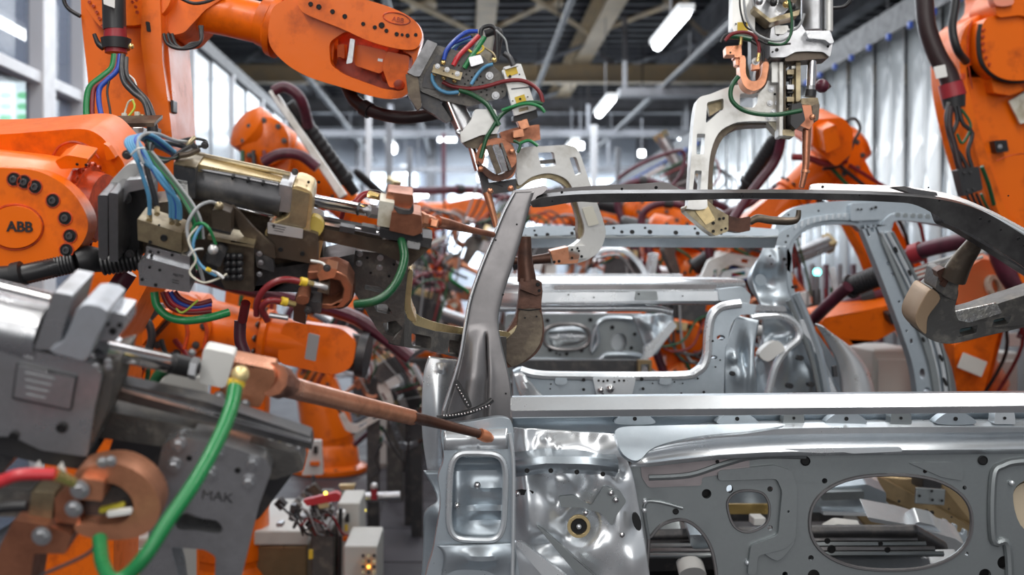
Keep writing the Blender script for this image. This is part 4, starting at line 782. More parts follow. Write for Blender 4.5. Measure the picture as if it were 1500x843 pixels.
# --- second body behind, its door panel seen through the rear opening
car2 = thing('car_body', 'second bare steel car body whose door inner panel shows through the rear opening', 'car body', (1.0, 5.5, 0))
DP = Pl(4.7)
MB().prism(rc([(740, 460), (945, 460), (962, 475), (990, 478), (975, 500), (950, 525), (930, 560), (740, 560)], 6), DP, .05, [blob([(803, 492), (806, 484), (825, 479), (845, 479), (858, 486), (860, 495), (850, 504), (830, 508), (810, 508)]), ell(907, 502, 12, 14, 20)]).build('door_inner_panel', GALVD, car2, bev=.008)
dp = bpy.data.objects['door_inner_panel']
pz('door_skin', rect(742, 462, 942, 540), DP.sh(.08), .02, GALVB, dp)
MB().skin([(800, 478), (800, 510)], [(862, 478), (862, 510)], DP.sh(.06), 16, 10, [(830, 496, 30, 4, .03), (815, 502, 10, 8, .03), (845, 488, 20, 4, -.02)]).build('bulged_skin', GALVB, dp, solid=.003)
MB().tube([DP.sh(-.01)(x, y) for x, y in cr([(745, 528), (800, 528), (870, 530), (890, 520), (935, 522), (950, 535)], 6)], .014, 8).build('pressed_rib', GALV, dp)
MB().tube([DP.sh(-.01)(x, y) for x, y in cr([(872, 475), (876, 500), (866, 515), (880, 470), (935, 468)], 6)], .010, 8).build('pressed_rib', GALV, dp)
MB().tube([DP.sh(-.01)(x, y) for x, y in ell(830, 494, 34, 19, 30, 0, .8)+[ell(830, 494, 34, 19, 30, 0, .8)[0]]], .008, 8).build('pressed_rib', DSTEEL, dp)
bolts(dp, [(802, 470, 3.5), (865, 469, 3.5), (897, 480, 3.5), (806, 513, 3.5), (830, 519, 3), (852, 514, 3), (866, 512, 3.5), (873, 507, 3), (820, 520, 2), (815, 518, 2), (835, 533, 2), (930, 490, 3), (925, 510, 3)], DP.sh(-.012), 3, 'hole')
pz('side_strut', rc([(945, 520), (945, 510), (985, 470), (992, 478), (955, 523), (940, 530)], 2), Pl(4.5), .06, GALVB, dp)
MB().skin([(925, 462), (940, 500), (950, 525)], [(985, 458), (985, 480), (962, 520)], Pl(4.55), 16, 6, [(950, 475, 8, 8, .04), (965, 470, 6, 4, -.03), (955, 495, 6, 10, .04), (940, 470, 4, 4, .03)]).build('hinge_pillar', GALV, dp, solid=.004, ang=80)
pz('dark_sill', rect(752, 528, 940, 562), Pl(4.4), .06, BSTEEL, car2); pz('sill_bracket', rc([(935, 528), (955, 528), (955, 560), (935, 560)], 1), Pl(4.35), .04, BROWNP, car2, holes=[rect(939, 534, 951, 556)])
MB().prism([(700, 560), (1000, 560), (1000, 640), (700, 640)], Pl(4.4), 1.6).build('floor_pan', BSTEEL, car2, bev=.02)
hose('roof_arch', [(870, 372, 5.6), (890, 366, 5.6), (915, 368, 5.6), (935, 385, 5.6), (950, 412, 5.6)], 4, GALVB, car2); hose('roof_arch', [(872, 380, 5.8), (895, 374, 5.8), (912, 378, 5.8), (935, 412, 5.8)], 2.4, DSTEEL, car2)
pz('waist_panel', rect(735, 402, 1000, 416), Pl(5.5), .1, GALVB, car2)
# skid that carries the bodies
t = thing('line_skid', 'dark steel skid frame on the floor carrying the car bodies', 'skid', (1.4, 3.5, 0))
for y in (2.75, 3.5, 4.3): MB().box((1.7, y, .5), 3.2, .14, .16).build('skid_runner', BSTEEL, t, bev=.01)
for x in (.9, 2.6): MB().box((x, 3.5, .4), .16, 1.8, .14).build('skid_crossbar', BSTEEL, t, bev=.01)
for x in (.9, 2.6):
    for y in (2.75, 4.3): MB().box((x, y, .2), .14, .14, .4).build('skid_leg', BSTEEL, t, bev=.01)
MB().box((1.7, 3.4, .62), 3.1, 1.6, .06).build('underbody', BSTEEL, car, bev=.03)
t = thing('line_skid', 'short dark skid under the second car body behind', 'skid', (.9, 5.2, 0))
for y in (4.8, 5.7): MB().box((.9, y, .47), 1.5, .12, .94).build('skid_stand', BSTEEL, t, bev=.01)
MB().box((.9, 5.25, .3), .12, 1., .12).build('skid_crossbar', BSTEEL, t, bev=.01)
# ============================================================ ROBOT AND WELDING GUN, LEFT MIDDLE
t = thing('welding_robot', 'orange robot wrist at the left edge with round cover lettered ABB', 'robot', P(-40, 320, 2.15)); r1 = t
RA = Pl(2.02, .0, -.12)
MB().prism(cr([(-200, 250), (-60, 246), (0, 246), (55, 251), (95, 272), (120, 302), (129, 332), (116, 362), (85, 382), (40, 391), (-60, 392), (-200, 395)], 6, True), RA, .05).build('wrist_cover', ORANGE, t, bev=.022, seg=4)
MB().prism(ell(10, 320, 98, 74, 40), RA.sh(.04), .07).build('wrist_core', ORANGE, t, bev=.02, seg=3)
c_ = MB().prism(ell(22, 333, 39, 31, 36), RA.sh(-.008), .02).build('round_cap', ORANGE, t, bev=.003)
MB().tube([RA.sh(-.001)(x, y) for x, y in ell(22, 333, 41, 33, 40)+[ell(22, 333, 41, 33, 40)[0]]], .0022, 6).build('cap_groove', REDOR, t)
text('ABB', 29, 333, 21, RA.sh(-.009), BLACK, c_, 'lettering', 2, bold=.025)
def capscrew(pts, r):
    for x, y in pts:
        MB().prism(ell(x, y, r*1.5, r*1.5, 20), RA.sh(-.002), .01, [ell(x, y, r*1.25, r*1.25, 20)]).build('screw_well', REDOR, t, bev=.001)
        pz('screw_well_floor', ell(x, y, r*1.3, r*1.3, 16), RA.sh(-.0005), .002, HOLE, t, bev=0)
    bolts(t, pts, RA.sh(-.001), r*.72, 'socket')
capscrew([(20, 263), (35, 267), (51, 274), (77, 294), (95, 320), (102, 346), (97, 367)], 7.5)
MB().tube([P(-30, 284, 2.17), P(60, 292, 2.17), P(112, 298, 2.16), P(124, 300, 2.16)], [.092, .090, .086, .078], 28).build('wrist_tube', ORANGE, t, bev=.006)
A = P(120, 300, 2.155); B = P(150, 304, 2.15)
MB().lathe(A, B, [(0, .086), (.010, .086), (.012, .078), (.018, .078), (.018, .070), (.045, .066)], 32).build('flange_ring', REDOR, t)
axbolts(t, A+(B-A).normalized()*.012, (B-A), .079, .008, 20, 'osocket')
MB().prism(cr([(-200, 195), (-60, 198), (0, 197), (70, 192), (118, 189), (142, 196), (160, 213), (178, 234), (182, 246), (172, 258), (150, 252), (120, 236), (90, 236), (60, 236), (0, 232), (-200, 235)], 5, True), Pl(2.28, .0, -.35), .16).build('arm_fork', ORANGE, t, bev=.02, seg=4)
MB().tube([Pl(2.265, 0, -.35)(x, y) for x, y in cr([(78, 228), (88, 214), (108, 208), (130, 216), (145, 232)], 6)], .003, 6).build('casting_seam', REDOR, t)
pz('fork_rib', rc([(150, 210), (158, 214), (170, 232), (156, 236)], 3), Pl(2.255, 0, -.35), .02, ORANGE, t, bev=.006)
pz('wrist_lug', rc([(80, 236), (98, 227), (130, 233), (124, 246), (88, 248)], 4), Pl(2.15, 0, -.5), .06, ORANGE, t, bev=.008)
bolts(t, [(113, 241), (126, 242)], Pl(2.14, 0, -.5), 2.6, 'hole')
# sleeve of the hose pack below
q = [(-60, 408, 2.0), (0, 405, 2.0), (30, 402, 2.0), (75, 392, 2.02), (110, 384, 2.05), (150, 388, 2.1), (205, 380, 2.15)]
o = MB().rod(q, [15, 15, 14, 13, 12, 11, 11], 20).build('corrugated_hose', RUBBER, t)
for (x0, y0), (x1, y1), n_ in (((36, 401), (106, 384), 16), ((150, 388), (205, 380), 10)):
    for i in range(n_):
        f_ = i/(n_-1); a = P(x0+(x1-x0)*f_, y0+(y1-y0)*f_, 2.03); MB().lathe(a, a+V3(1, .15, .22), [(-.002, .0185), (0, .021), (.003, .021), (.005, .0185)], 16).build('hose_ring', RUBBER, o)
hose('hose_cuff', [(112, 384, 2.03), (128, 380, 2.04), (148, 382, 2.06)], [18, 20, 17], BLACK, t); hose('hose_cuff', [(20, 404, 1.99), (33, 401, 1.99)], [19, 19], BLACK, t)
hose('link_arm', [(-60, 350, 2.4), (-160, 420, 2.6), (-200, 700, 2.8)], 60, ORANGE, t)

t = thing('spot_welding_gun', 'brass-toned welding gun under the ABB wrist, blue hose bundle on top', 'welding gun', P(380, 340, 2.1)); ga = t
GA = Pl(2.06, .05, -.38)
def g(nm, pts, th, m, w=0., holes=(), bev=.003, par=None): return MB().prism(pts, GA, th, holes, w).build(nm, m, par or t, bev=bev)
# mounting plate and bracket
g('mounting_plate', rc([(143, 286), (158, 286), (158, 378), (151, 383), (144, 376)], 3), .2, PLATE, -.06)
g('mounting_plate', rc([(159, 282), (173, 284), (173, 384), (160, 384)], 3), .2, PLATE, -.07)
o = g('bracket_side', rc([(173, 296), (183, 262), (200, 266), (214, 280), (214, 302), (204, 340), (204, 384), (173, 384)], 4), .1, BLACK, .02)
g('bracket_top', rc([(173, 292), (184, 264), (212, 262), (216, 276), (188, 282), (180, 300)], 3), .02, ALU, -.03); g('silver_wrap', blob([(160, 272), (172, 255), (190, 240), (205, 243), (203, 254), (185, 268), (176, 284)]), .03, ALUL, .02)
bolts(t, [(184, 291, 6), (190, 372, 4.5), (186, 227, 5)], GA.sh(-.01), 5, 'bolt_dark')
# main beam behind everything
g('gun_frame', [(203, 300), (290, 290), (470, 325), (474, 388), (380, 400), (203, 372)], .08, BROWN, .05, bev=.006)
# air cylinder
g('end_block', rc([(254, 241), (286, 247), (286, 292), (275, 290), (254, 284)], 2), .10, BSTEEL, -.02); g('brass_cap', rc([(254, 239), (287, 245), (287, 247), (254, 241)], 1), .10, BRASSY, -.022)
o = g('rating_label', rc([(258, 263), (274, 266), (276, 288), (259, 285)], 1), .001, WHITE, -.022, bev=0); text('FESTO', 267, 267.5, 5.2, GA.sh(-.0225), BLACK, o, 'lettering', 11, .0006)
for i in range(4): g('label_line', ob(267, 272+i*3.4, 10-i, .9, 11), .0006, GREY, -.0226, bev=0, par=o)
MB().cyl((286, 268, 2.0), (415, 294, 2.0), 25, 25, 32).build('cylinder_barrel', BSTEEL, t)
g('barrel_top_face', rc([(288, 240), (412, 266), (410, 286), (288, 262)], 2), .075, GOLD, .01)
MB().rod([(287, 247, 1.98), (340, 257, 1.98), (408, 271, 1.98)], 3.6, 10).build('tie_rod', PLATE, t); MB().rod([(284, 226, 2.02), (340, 238, 2.02), (425, 256, 2.02)], 4, 10).build('tie_rod', BRASSY, t)
for i in range(3): MB().cyl((340+i*22, 258.5+i*4.4, 1.975), (343+i*22, 259.1+i*4.4, 1.975), 4.6).build('rod_band', BLACK, t)
g('cylinder_end_plate', rc([(409, 270), (428, 274), (427, 312), (408, 310)], 2), .09, ALU, -.02)
bolts(t, [(432, 252, 3.5), (300, 213, 4), (285, 215, 3)], GA.sh(.03), 4, 'bolt_dark')
# golden bracket block; its shaded front put in as a darker face
o = g('golden_bracket', cr([(430, 273), (455, 281), (458, 300), (454, 330), (450, 348), (392, 348), (395, 330), (420, 318), (428, 300)], 4, True), .09, GOLD, -.03, bev=.004)
g('bracket_shaded_face', rc([(429, 276), (454, 284), (448, 334), (400, 330), (424, 318)], 3), .01, BRASSY, -.033); g('grease_patch', blob([(457, 318), (470, 322), (474, 336), (460, 352), (454, 338)]), .02, mat('yellow_grease', (.55, .42, .10), 0, .3), -.02)
g('bracket_lower', rc([(391, 330), (448, 338), (466, 344), (465, 388), (440, 384), (392, 375)], 3), .09, BROWN, -.035); g('bracket_lug', rc([(448, 334), (475, 338), (474, 352), (466, 388), (448, 384)], 2), .04, GOLD, .0)
o = g('type_plate', rc([(392, 326), (444, 336), (443, 350), (392, 342)], 1), .002, SILV, -.038, bev=0)
for i in range(3): g('label_line', ob(408, 332+i*3.5, 22-4*i, 1, 11), .0006, BSTEEL, -.0385, bev=0, par=o)
bolts(t, [(411, 366, 4), (443, 372, 4), (401, 331, 2.5)], GA.sh(-.038), 4, 'hole'); bolts(t, [(467, 267, 2.5), (452, 267, 2.5)], GA.sh(.0), 3, 'hole')
# piston rod
MB().cyl((455, 293, 2.03), (552, 311, 2.12), 9.5, 8.5, 24).build('piston_rod', CHROME, t); MB().cyl((524, 306, 2.09), (527, 306.6, 2.09), 9.8, 9.8, 24).build('rod_groove', BSTEEL, t); MB().cyl((540, 309, 2.09), (553, 311, 2.1), 10, 10, 6).build('lock_nut', ALU, t)
# white and copper electrode head
g('insulator_block', rc([(556, 294), (578, 298), (572, 334), (552, 331)], 2), .05, OFFW, -.02)
o = g('electrode_head', rc([(574, 311), (600, 312), (617, 316), (619, 341), (606, 346), (570, 338)], 2), .06, COPPER, -.03); g('head_top', rc([(565, 291), (568, 281), (605, 286), (606, 304), (592, 306), (575, 304)], 2), .05, COPPER, .0)
g('head_dark_patch', blob([(577, 303), (586, 306), (600, 308), (605, 300), (604, 313), (584, 313)]), .01, BSTEEL, -.032)  # dark blob between the two parts of the copper head
MB().lathe(P(614, 321, 2.10), P(650, 328, 2.15), [(0, .016), (.012, .016), (.013, .013), (.032, .0125), (.033, .0105), (.05, .0105)], 6).build('shank_nut', COPPERL, t)
MB().rod([(640, 325, 2.13), (655, 328, 2.16), (690, 337, 2.24), (722, 344, 2.33)], [9, 8, 5.2, 4.2], 14).build('electrode_shank', COPPER, t)
pz('shank_clamp', ob(636, 327, 12, 13, 12), Pl(2.1), .03, COPPERL, t)
hose('tip_end', [(724, 345, 2.37), (741, 348, 2.42), (757, 351, 2.5)], 4, COPPERL, t)
# slide rail and lower plate
g('slide_rail', rc([(470, 321), (560, 338), (562, 346), (470, 330)], 1), .02, BLACK, .015); g('silver_guide', rc([(472, 325), (558, 342), (558, 346), (472, 329)], .5), .008, CHROME, .0, bev=.001)
for x in (498, 530): g('guide_carriage', rc([(x, 331), (x+22, 335), (x+21, 343), (x-1, 339)], 1), .02, BSTEEL, -.024)
g('rail_beam', rc([(466, 334), (560, 351), (631, 352), (632, 362), (600, 391), (560, 372), (466, 352)], 2), .07, BROWN, .0); g('beam_cap', rc([(560, 340), (634, 350), (630, 364), (566, 352)], 2), .05, BSTEEL, -.02)
g('black_shroud', rc([(556, 334), (576, 338), (618, 342), (620, 352), (605, 358), (556, 348)], 3), .05, BLACK, -.025); g('cable_clip', rc([(597, 354), (616, 358), (614, 366), (595, 363)], 1), .01, SILV, -.03)
g('lower_body', rc([(300, 372), (380, 396), (465, 384), (520, 372), (516, 400), (470, 430), (330, 425), (285, 405)], 3), .08, BSTEEL, .03)
# C frame
CF = [(516, 367), (560, 371), (600, 376), (597, 400), (592, 452), (594, 509), (572, 503), (553, 484), (536, 456), (520, 430), (508, 400), (508, 376)]
sl = [rc([(534, 417), (556, 421), (573, 430), (572, 433), (534, 424)], 1), rc([(546, 446), (566, 446), (574, 458), (572, 462), (552, 457)], 2), rc([(560, 474), (580, 470), (590, 481), (576, 494), (566, 488)], 2)]
o = MB().prism(CF, GA.sh(.08), .05, sl).build('c_frame', GUNM, t, bev=.004)
CS = Pl(GA.sh(.08)(592, 480).y, 1.55, -.2, (592, 480))
MB().prism([(592, 452), (597, 466), (608, 477), (640, 486), (690, 492), (742, 494), (742, 538), (690, 528), (640, 515), (600, 510), (592, 508)], CS, .04, [rc([(603, 488), (632, 494), (631, 512), (603, 506)], 3), rc([(658, 498), (680, 501), (680, 522), (657, 518)], 3)]).build('c_frame_arm', GUNM, t, bev=.003)
MB().prism(cr([(597, 466), (608, 477), (640, 486), (690, 492), (742, 494), (742, 486), (690, 482), (645, 474), (616, 464), (604, 455)], 3, True), CS.sh(.02), .03).build('frame_inner_face', GOLD, o, bev=.002)
MB().prism(cr([(597, 400), (592, 452), (598, 468), (610, 472), (604, 455), (602, 440), (605, 400)], 3, True), GA.sh(.11), .05).build('frame_inner_face', GOLD, o, bev=.003)
bolts(t, [(527, 372), (557, 378), (585, 383), (526, 386), (556, 392)], GA.sh(.078), 3.4, 'bolt'); bolts(t, [(538, 378), (577, 388), (543, 400), (570, 405), (592, 401)], GA.sh(.078), 2.2, 'hole')
# lower electrode inside the car
LQ = Pl(2.60)
MB().prism(cr([(728, 538), (732, 500), (745, 482), (756, 462), (760, 438), (763, 420), (778, 414), (794, 420), (793, 450), (797, 480), (794, 505), (782, 522), (764, 533), (745, 539)], 4, True), LQ, .06).build('electrode_boot', COPPERD, t, bev=.008, seg=3)
MB().prism(cr([(748, 537), (735, 512), (745, 494), (757, 476), (762, 455), (790, 455), (795, 485), (788, 510), (768, 530)], 4, True), LQ.sh(-.004), .02).build('boot_body', BROWN, t, bev=.004)
pz('boot_face', rc([(733, 497), (758, 476), (753, 487), (736, 503)], 2), LQ.sh(-.01), .02, BRASSY, t)
MB().rod([(769, 347, 2.60), (769, 380, 2.60), (772, 412, 2.60)], [9, 11, 14], 14).build('lower_electrode', COPPERD, t)
pz('clamp_collar', rc([(762, 412), (762, 408), (787, 410), (794, 414), (794, 430), (786, 433), (762, 424)], 2), LQ.sh(-.02), .07, COPPERD, t)
MB().tube([LQ.sh(-.006)(x, y) for x, y in ((758, 453), (775, 455), (792, 453))], .0015, 6).build('boot_seam', HOLE, t)
bolts(t, [(769, 466), (786, 464), (788, 417, 3.4), (790, 426, 2.6)], LQ.sh(-.022), 1.6, 'hole')
# manifold, valves
o = g('manifold', rc([(201, 321), (266, 342), (266, 371), (202, 352)], 1), .07, BRASSY, -.10); bolts(o, [(220, 355, 3), (240, 349, 6), (233, 330, 2)], GA.sh(-.102), 3, 'hole')
g('manifold_step', rc([(266, 342), (278, 338), (276, 368), (266, 371)], 1), .06, BRASSY, -.09)
o = g('valve_block', rc([(214, 361), (278, 376), (278, 402), (214, 388)], 1), .06, ALU, -.10); bolts(o, [(220, 369), (232, 370), (252, 374), (225, 388), (240, 391), (222, 375)], GA.sh(-.102), 2.6, 'hole')
o = g('valve_block', rc([(202, 386), (214, 378), (278, 396), (278, 429), (204, 418)], 1), .06, ALU, -.11); bolts(o, [(219, 392), (234, 396), (208, 410), (228, 418, 3)], GA.sh(-.112), 2.6, 'hole')
text('FESTO', 261, 404, 5.5, GA.sh(-.1125), BSTEEL, o, 'lettering', 12, .0006)
for i in range(2): g('label_line', ob(257, 411+i*4, 10, 1, 12), .0006, BSTEEL, -.1126, bev=0, par=o)
for x, y in ((219, 318), (230, 309), (252, 322), (261, 324)): MB().cyl((x, y+5, 1.90), (x, y-4, 1.91), 4.6, 4.6, 6).build('hose_fitting', BRASSY, t)
o = g('solenoid', rc([(310, 309), (322, 306), (338, 312), (338, 345), (322, 342), (310, 339)], 2), .04, BROWN, -.10); g('solenoid_groove', rc([(309, 334), (338, 341), (338, 344), (309, 337)], .5), .042, BLACK, -.101, par=o)
g('solenoid_socket', rc([(303, 367), (322, 366), (330, 374), (322, 392), (302, 385)], 3), .04, BSTEEL, -.11)
o = g('connector_body', rc([(318, 352), (372, 364), (372, 428), (330, 424), (318, 400)], 3), .09, BROWN, -.06); g('body_top', rc([(304, 345), (372, 359), (372, 364), (304, 351)], 1), .06, BRASSY, -.08)
for i in range(3):
    for j in range(4): MB().ball(GA.sh(-.075)(333+i*9, 376+j*10), .0075, 6).build('plug_cap', BLACK, t)
pz('mounting_wing', rc([(338, 300), (348, 308), (372, 335), (402, 362), (404, 380), (380, 372), (352, 340)], 3), GA.sh(-.05), .01, BROWN, t); g('wing_edge', rc([(372, 362), (400, 380), (402, 400), (376, 392)], 3), .02, BSTEEL, -.05)
bolts(t, [(380, 372), (380, 402), (382, 385)], GA.sh(-.055), 3, 'bolt')
MB().rod([(312, 296, 1.98), (340, 303, 1.98), (400, 318, 2.0)], 2, 8).build('guide_rod', CHROME, t)
# hose bundle: blue, green, grey
def hs(pts, r, m, par=None, nm='hose'): return hose(nm, pts, r, m, par or t)
fit = [(219, 314), (250, 318), (255, 320), (261, 320), (258, 319), (264, 321)]
for i, (fx, fy) in enumerate(fit):
    hs([(fx, fy, 1.90), (fx-1-i*.4, fy-26, 1.88), (fx-12-i*3.2, fy-62+i*1.5, 1.86), (199+i*2.4, 232-i*2, 1.85), (185+i*3.4, 212-i*1.2, 1.86), (190+i*4, 202-i*.9, 1.88), (206+i*4, 203-i*.6, 1.9), (222+i*6, 212+i*1.6, 1.94), (256+i*2, 222+i*4, 2.02)], 3.2, LBLUE if i != 4 else BLUE)
hs([(230, 306, 1.92), (226, 285, 1.91), (216, 250, 1.9), (214, 222, 1.9), (224, 208, 1.92), (250, 210, 1.98), (275, 216, 2.0)], 4, BSTEEL)
hs([(210, 240, 1.84), (203, 222, 1.84), (203, 205, 1.86), (214, 196, 1.88), (232, 197, 1.92), (256, 206, 1.96), (275, 208, 2.0)], 2.6, GREY)
for i in range(5): hs([(214+i*3, 205+i*2, 1.9), (222, 224+i, 1.9), (240, 232+i*1.5, 1.92), (262, 231-i*2, 1.96), (284, 222-i*3, 2.0)], 2.3, (BSTEEL, DGREEN, GREY, BLACK, BSTEEL)[i])
hs([(258, 208, 1.99), (280, 203, 2.0), (300, 206, 2.0), (302, 213, 2.0), (290, 215, 2.0)], 2.2, BLACK); hs([(285, 202, 2.0), (279, 208, 1.99), (274, 214, 1.99)], 3.6, BRASSY)
hs([(262, 228, 1.95), (276, 226, 1.96), (290, 220, 1.99)], 4.4, BROWN)
for i, m_ in enumerate((DGREEN, GREEN, BSTEEL, DGREEN, GREY)): hs([(214+i*2, 222, 1.86), (230+i*3, 246, 1.86), (252+i*3, 270+i, 1.86), (270+i*3, 298, 1.86), (282+i*3, 322, 1.86), (286+i*3, 350, 1.87)], 2.2, m_)
hs([(318, 300, 1.90), (308, 296, 1.88), (292, 302, 1.86), (279, 318, 1.85), (274, 336, 1.85), (279, 360, 1.85), (290, 384, 1.86), (298, 412, 1.88)], 2.6, GREY); hs([(316, 358, 1.87), (308, 338, 1.85), (298, 328, 1.85), (286, 330, 1.86), (281, 345, 1.86), (284, 372, 1.86), (290, 395, 1.87)], 2.4, GREEN)
hs([(296, 330, 1.86), (286, 346, 1.85), (283, 366, 1.85), (292, 386, 1.85), (305, 398, 1.85), (316, 404, 1.86)], 2.4, LBLUE); hs([(305, 396, 1.85), (318, 401, 1.86), (328, 408, 1.86)], 2.8, SILV); hs([(290, 332, 1.84), (276, 352, 1.84), (287, 380, 1.84), (278, 400, 1.84), (296, 414, 1.84), (316, 410, 1.86), (332, 402, 1.88)], 1.6, OFFW)
hs([(303, 394, 1.845), (308, 397, 1.85)], 3.2, YELLOW)
MB().ball(P(312, 366, 1.86), .009, 8).build('cable_gland', SILV, t); MB().ball(P(321, 302, 1.89), .008, 8).build('cable_gland', BRASSY, t)
for c_ in ((198, 224, 1.85), (283, 372, 1.84)): hs([(c_[0]-6, c_[1]+3, c_[2]-.02), (c_[0]+4, c_[1]-6, c_[2]-.03), (c_[0]+14, c_[1]-7, c_[2]-.02)], 1.5, WHITE, nm='cable_tie')
# cooling hoses round the shunt
sh = GA.sh(-.07)
MB().prism([(450, 398), (490, 396), (508, 404), (517, 420), (515, 440), (503, 452), (478, 455), (462, 449), (460, 444), (485, 446), (500, 438), (503, 425), (497, 413), (480, 408), (450, 412)], sh, .075).build('copper_shunt', COPPER, t, bev=.004)
MB().prism(blob([(480, 398), (505, 402), (519, 418), (517, 438), (504, 452), (486, 450), (478, 430)]), sh.sh(.04), .04).build('shunt_side', COPPERD, t, bev=.004)
g('shunt_clamp', rc([(464, 402), (478, 391), (494, 395), (490, 407), (468, 412)], 2), .04, COPPERL, -.09); g('shunt_clamp', rc([(466, 416), (482, 418), (482, 432), (466, 428)], 2), .03, BROWN, -.10)
g('copper_terminal', rc([(430, 444), (448, 448), (448, 476), (429, 470)], 2), .05, COPPERD, -.12); g('copper_terminal', rc([(446, 440), (470, 444), (470, 460), (452, 456)], 2), .05, BSTEEL, -.11); g('terminal_tube', ell(443, 440, 10, 7), .05, COPPER, -.12)
bolts(t, [(451, 455, 4), (479, 393, 4)], GA.sh(-.125), 4, 'bolt_dark')
hs([(376, 462, 1.9), (378, 440, 1.88), (392, 420, 1.87), (415, 410, 1.87), (440, 413, 1.88)], 5, DRED); hs([(392, 470, 1.9), (384, 452, 1.88), (394, 441, 1.87), (412, 442, 1.88)], 5, DRED)
for a, b in (((440, 412), (449, 414)), ((412, 441), (420, 443))): MB().cyl((*a, 1.875), (*b, 1.88), 6.4, 6.4, 12).build('hose_clip', YELLOW, t); MB().cyl((*b, 1.88), (b[0]+12, b[1]+3, 1.89), 4.5, 4, 6).build('brass_fitting', BRASS, t)
hs([(450, 414, 1.89), (468, 419, 1.89), (478, 422, 1.9)], 4, SILV); hs([(395, 462, 1.88), (422, 466, 1.88)], 4, ALU); hs([(455, 382, 1.95), (473, 386, 1.95), (478, 395, 1.94)], 2, WHITE)
hs([(585, 342, 2.02), (590, 360, 2.0), (592, 382, 1.98), (583, 410, 1.96), (566, 432, 1.95), (545, 443, 1.95), (520, 446, 1.96)], 6.5, DGREEN)
MB().cyl((586, 334, 2.03), (583, 343, 2.02), 6, 6, 6).build('brass_fitting', BRASS, t); MB().cyl((583, 341, 2.015), (584.5, 346, 2.01), 7.6, 7.6, 14).build('hose_clip', YELLOW, t); MB().ball(P(588, 327, 2.03), .008, 8).build('brass_elbow', BRASS, t)
hs([(520, 298, 2.1), (532, 286, 2.12), (545, 285, 2.12), (560, 290, 2.1)], 5, DRED); MB().cyl((541, 285, 2.1), (556, 289, 2.09), 6, 5, 8).build('brass_fitting', BRASS, t); hs([(530, 290, 2.13), (540, 280, 2.13), (556, 281, 2.12), (566, 290, 2.1)], 1.6, BLACK); hs([(500, 320, 2.2), (507, 300, 2.18), (520, 298, 2.15)], 3.5, DRED)
hs([(226, 428, 1.98), (230, 448, 1.98), (246, 464, 1.98), (272, 470, 1.98), (305, 466, 1.98), (335, 458, 2.0)], 6, GREEN)
for i, m_ in enumerate((DRED, RED, BLUE, DRED)): hs([(238+i*6, 428, 2.02), (248+i*6, 448-i*3, 2.02), (272+i*5, 458-i*4, 2.02), (310, 456-i*5, 2.03)], 4, m_)
hs([(258, 452, 1.97), (268, 458, 1.97), (290, 440, 1.97)], 1.6, YGREEN)
hs([(352, 470, 2.15), (352, 500, 2.15), (362, 525, 2.15)], 9, MAROON); hs([(360, 444, 2.1), (355, 470, 2.13)], 7, DRED); hs([(136, 452, 2.2), (165, 430, 2.2), (188, 398, 2.2)], 14, MAROON)

# ============================================================ FOREGROUND GUN, LOWER LEFT
t = thing('spot_welding_gun', 'blurred silver foreground welding gun, thick green hose, copper electrode touching the car', 'welding gun', P(150, 650, 1.45)); gb = t
GA = Pl(1.42, .05, -.30)
CGREY = mat('blue_grey_aluminium', (.52, .55, .60), .7, .38, (.36, .37, .39), 10, .5, .8, .05)
MB().cyl((-160, 446, 1.42), (68, 492, 1.42), 48, 46, 32).build('cylinder_barrel', ALU, t); MB().rod([(-120, 392, 1.40), (0, 420, 1.40), (76, 438, 1.40)], 9, 12).build('tie_rod', CHROME, t)
g('end_plate', rc([(78, 428), (106, 433), (84, 514), (50, 512)], 3), .10, ALU, -.04)
o = g('rod_bracket', cr([(119, 447), (158, 456), (140, 500), (126, 528), (100, 524), (72, 514), (92, 500), (104, 475)], 3, True), .09, CGREY, -.05, bev=.005); g('bracket_end', rc([(160, 457), (184, 462), (182, 484), (170, 500), (142, 500)], 3), .06, ALU, -.02)
bolts(t, [(157, 475, 4), (175, 477, 4), (165, 486, 6)], GA.sh(-.022), 4, 'hole'); bolts(t, [(140, 537, 4), (158, 530, 4), (159, 538, 4)], GA.sh(-.045), 4, 'bolt')
o = g('gun_body', rc([(-160, 480), (0, 508), (50, 514), (126, 530), (150, 548), (138, 600), (128, 670), (60, 660), (18, 640), (-160, 640)], 6), .12, ALU, -.03, bev=.008)
g('body_end', rc([(150, 535), (174, 528), (166, 560), (158, 600), (136, 650), (128, 640)], 3), .1, GUNM, -.02)
p_ = g('type_plate', rc([(26, 535), (110, 554), (102, 600), (20, 582)], 2), .003, ALU, -.036, bev=.001, par=o)
for a in (rc([(24, 532), (113, 552), (104, 603), (17, 585)], 3),): g('plate_rim', a, .004, BSTEEL, -.034, par=o)
for i in range(4): g('label_line', ob(58-i*2, 551+i*10, 44-5*i, 2.2, 12), .001, GREY, -.0375, bev=0, par=p_)
g('lower_shoe', rc([(10, 620), (60, 655), (128, 668), (126, 690), (60, 680), (-20, 660), (-60, 630)], 3), .1, BSTEEL, -.0); bolts(t, [(90, 628, 9), (20, 640, 8)], GA.sh(-.034), 7, 'hole')
MB().cyl((148, 511, 1.42), (252, 533, 1.56), 15, 14, 28).build('piston_rod', CHROME, t); MB().cyl((250, 532, 1.55), (285, 540, 1.58), 16, 15, 20).build('rod_boot', BLACK, t); MB().cyl((280, 539, 1.57), (290, 541, 1.57), 17, 17, 6).build('lock_nut', ALU, t)
GA = Pl(1.60, .05, -.30)
g('insulator_block', rc([(298, 510), (345, 520), (330, 570), (290, 562)], 8), .03, WHITE, -.03, bev=.008); g('electrode_head', rc([(332, 528), (402, 542), (404, 556), (380, 598), (318, 588)], 5), .045, COPPERL, -.02)
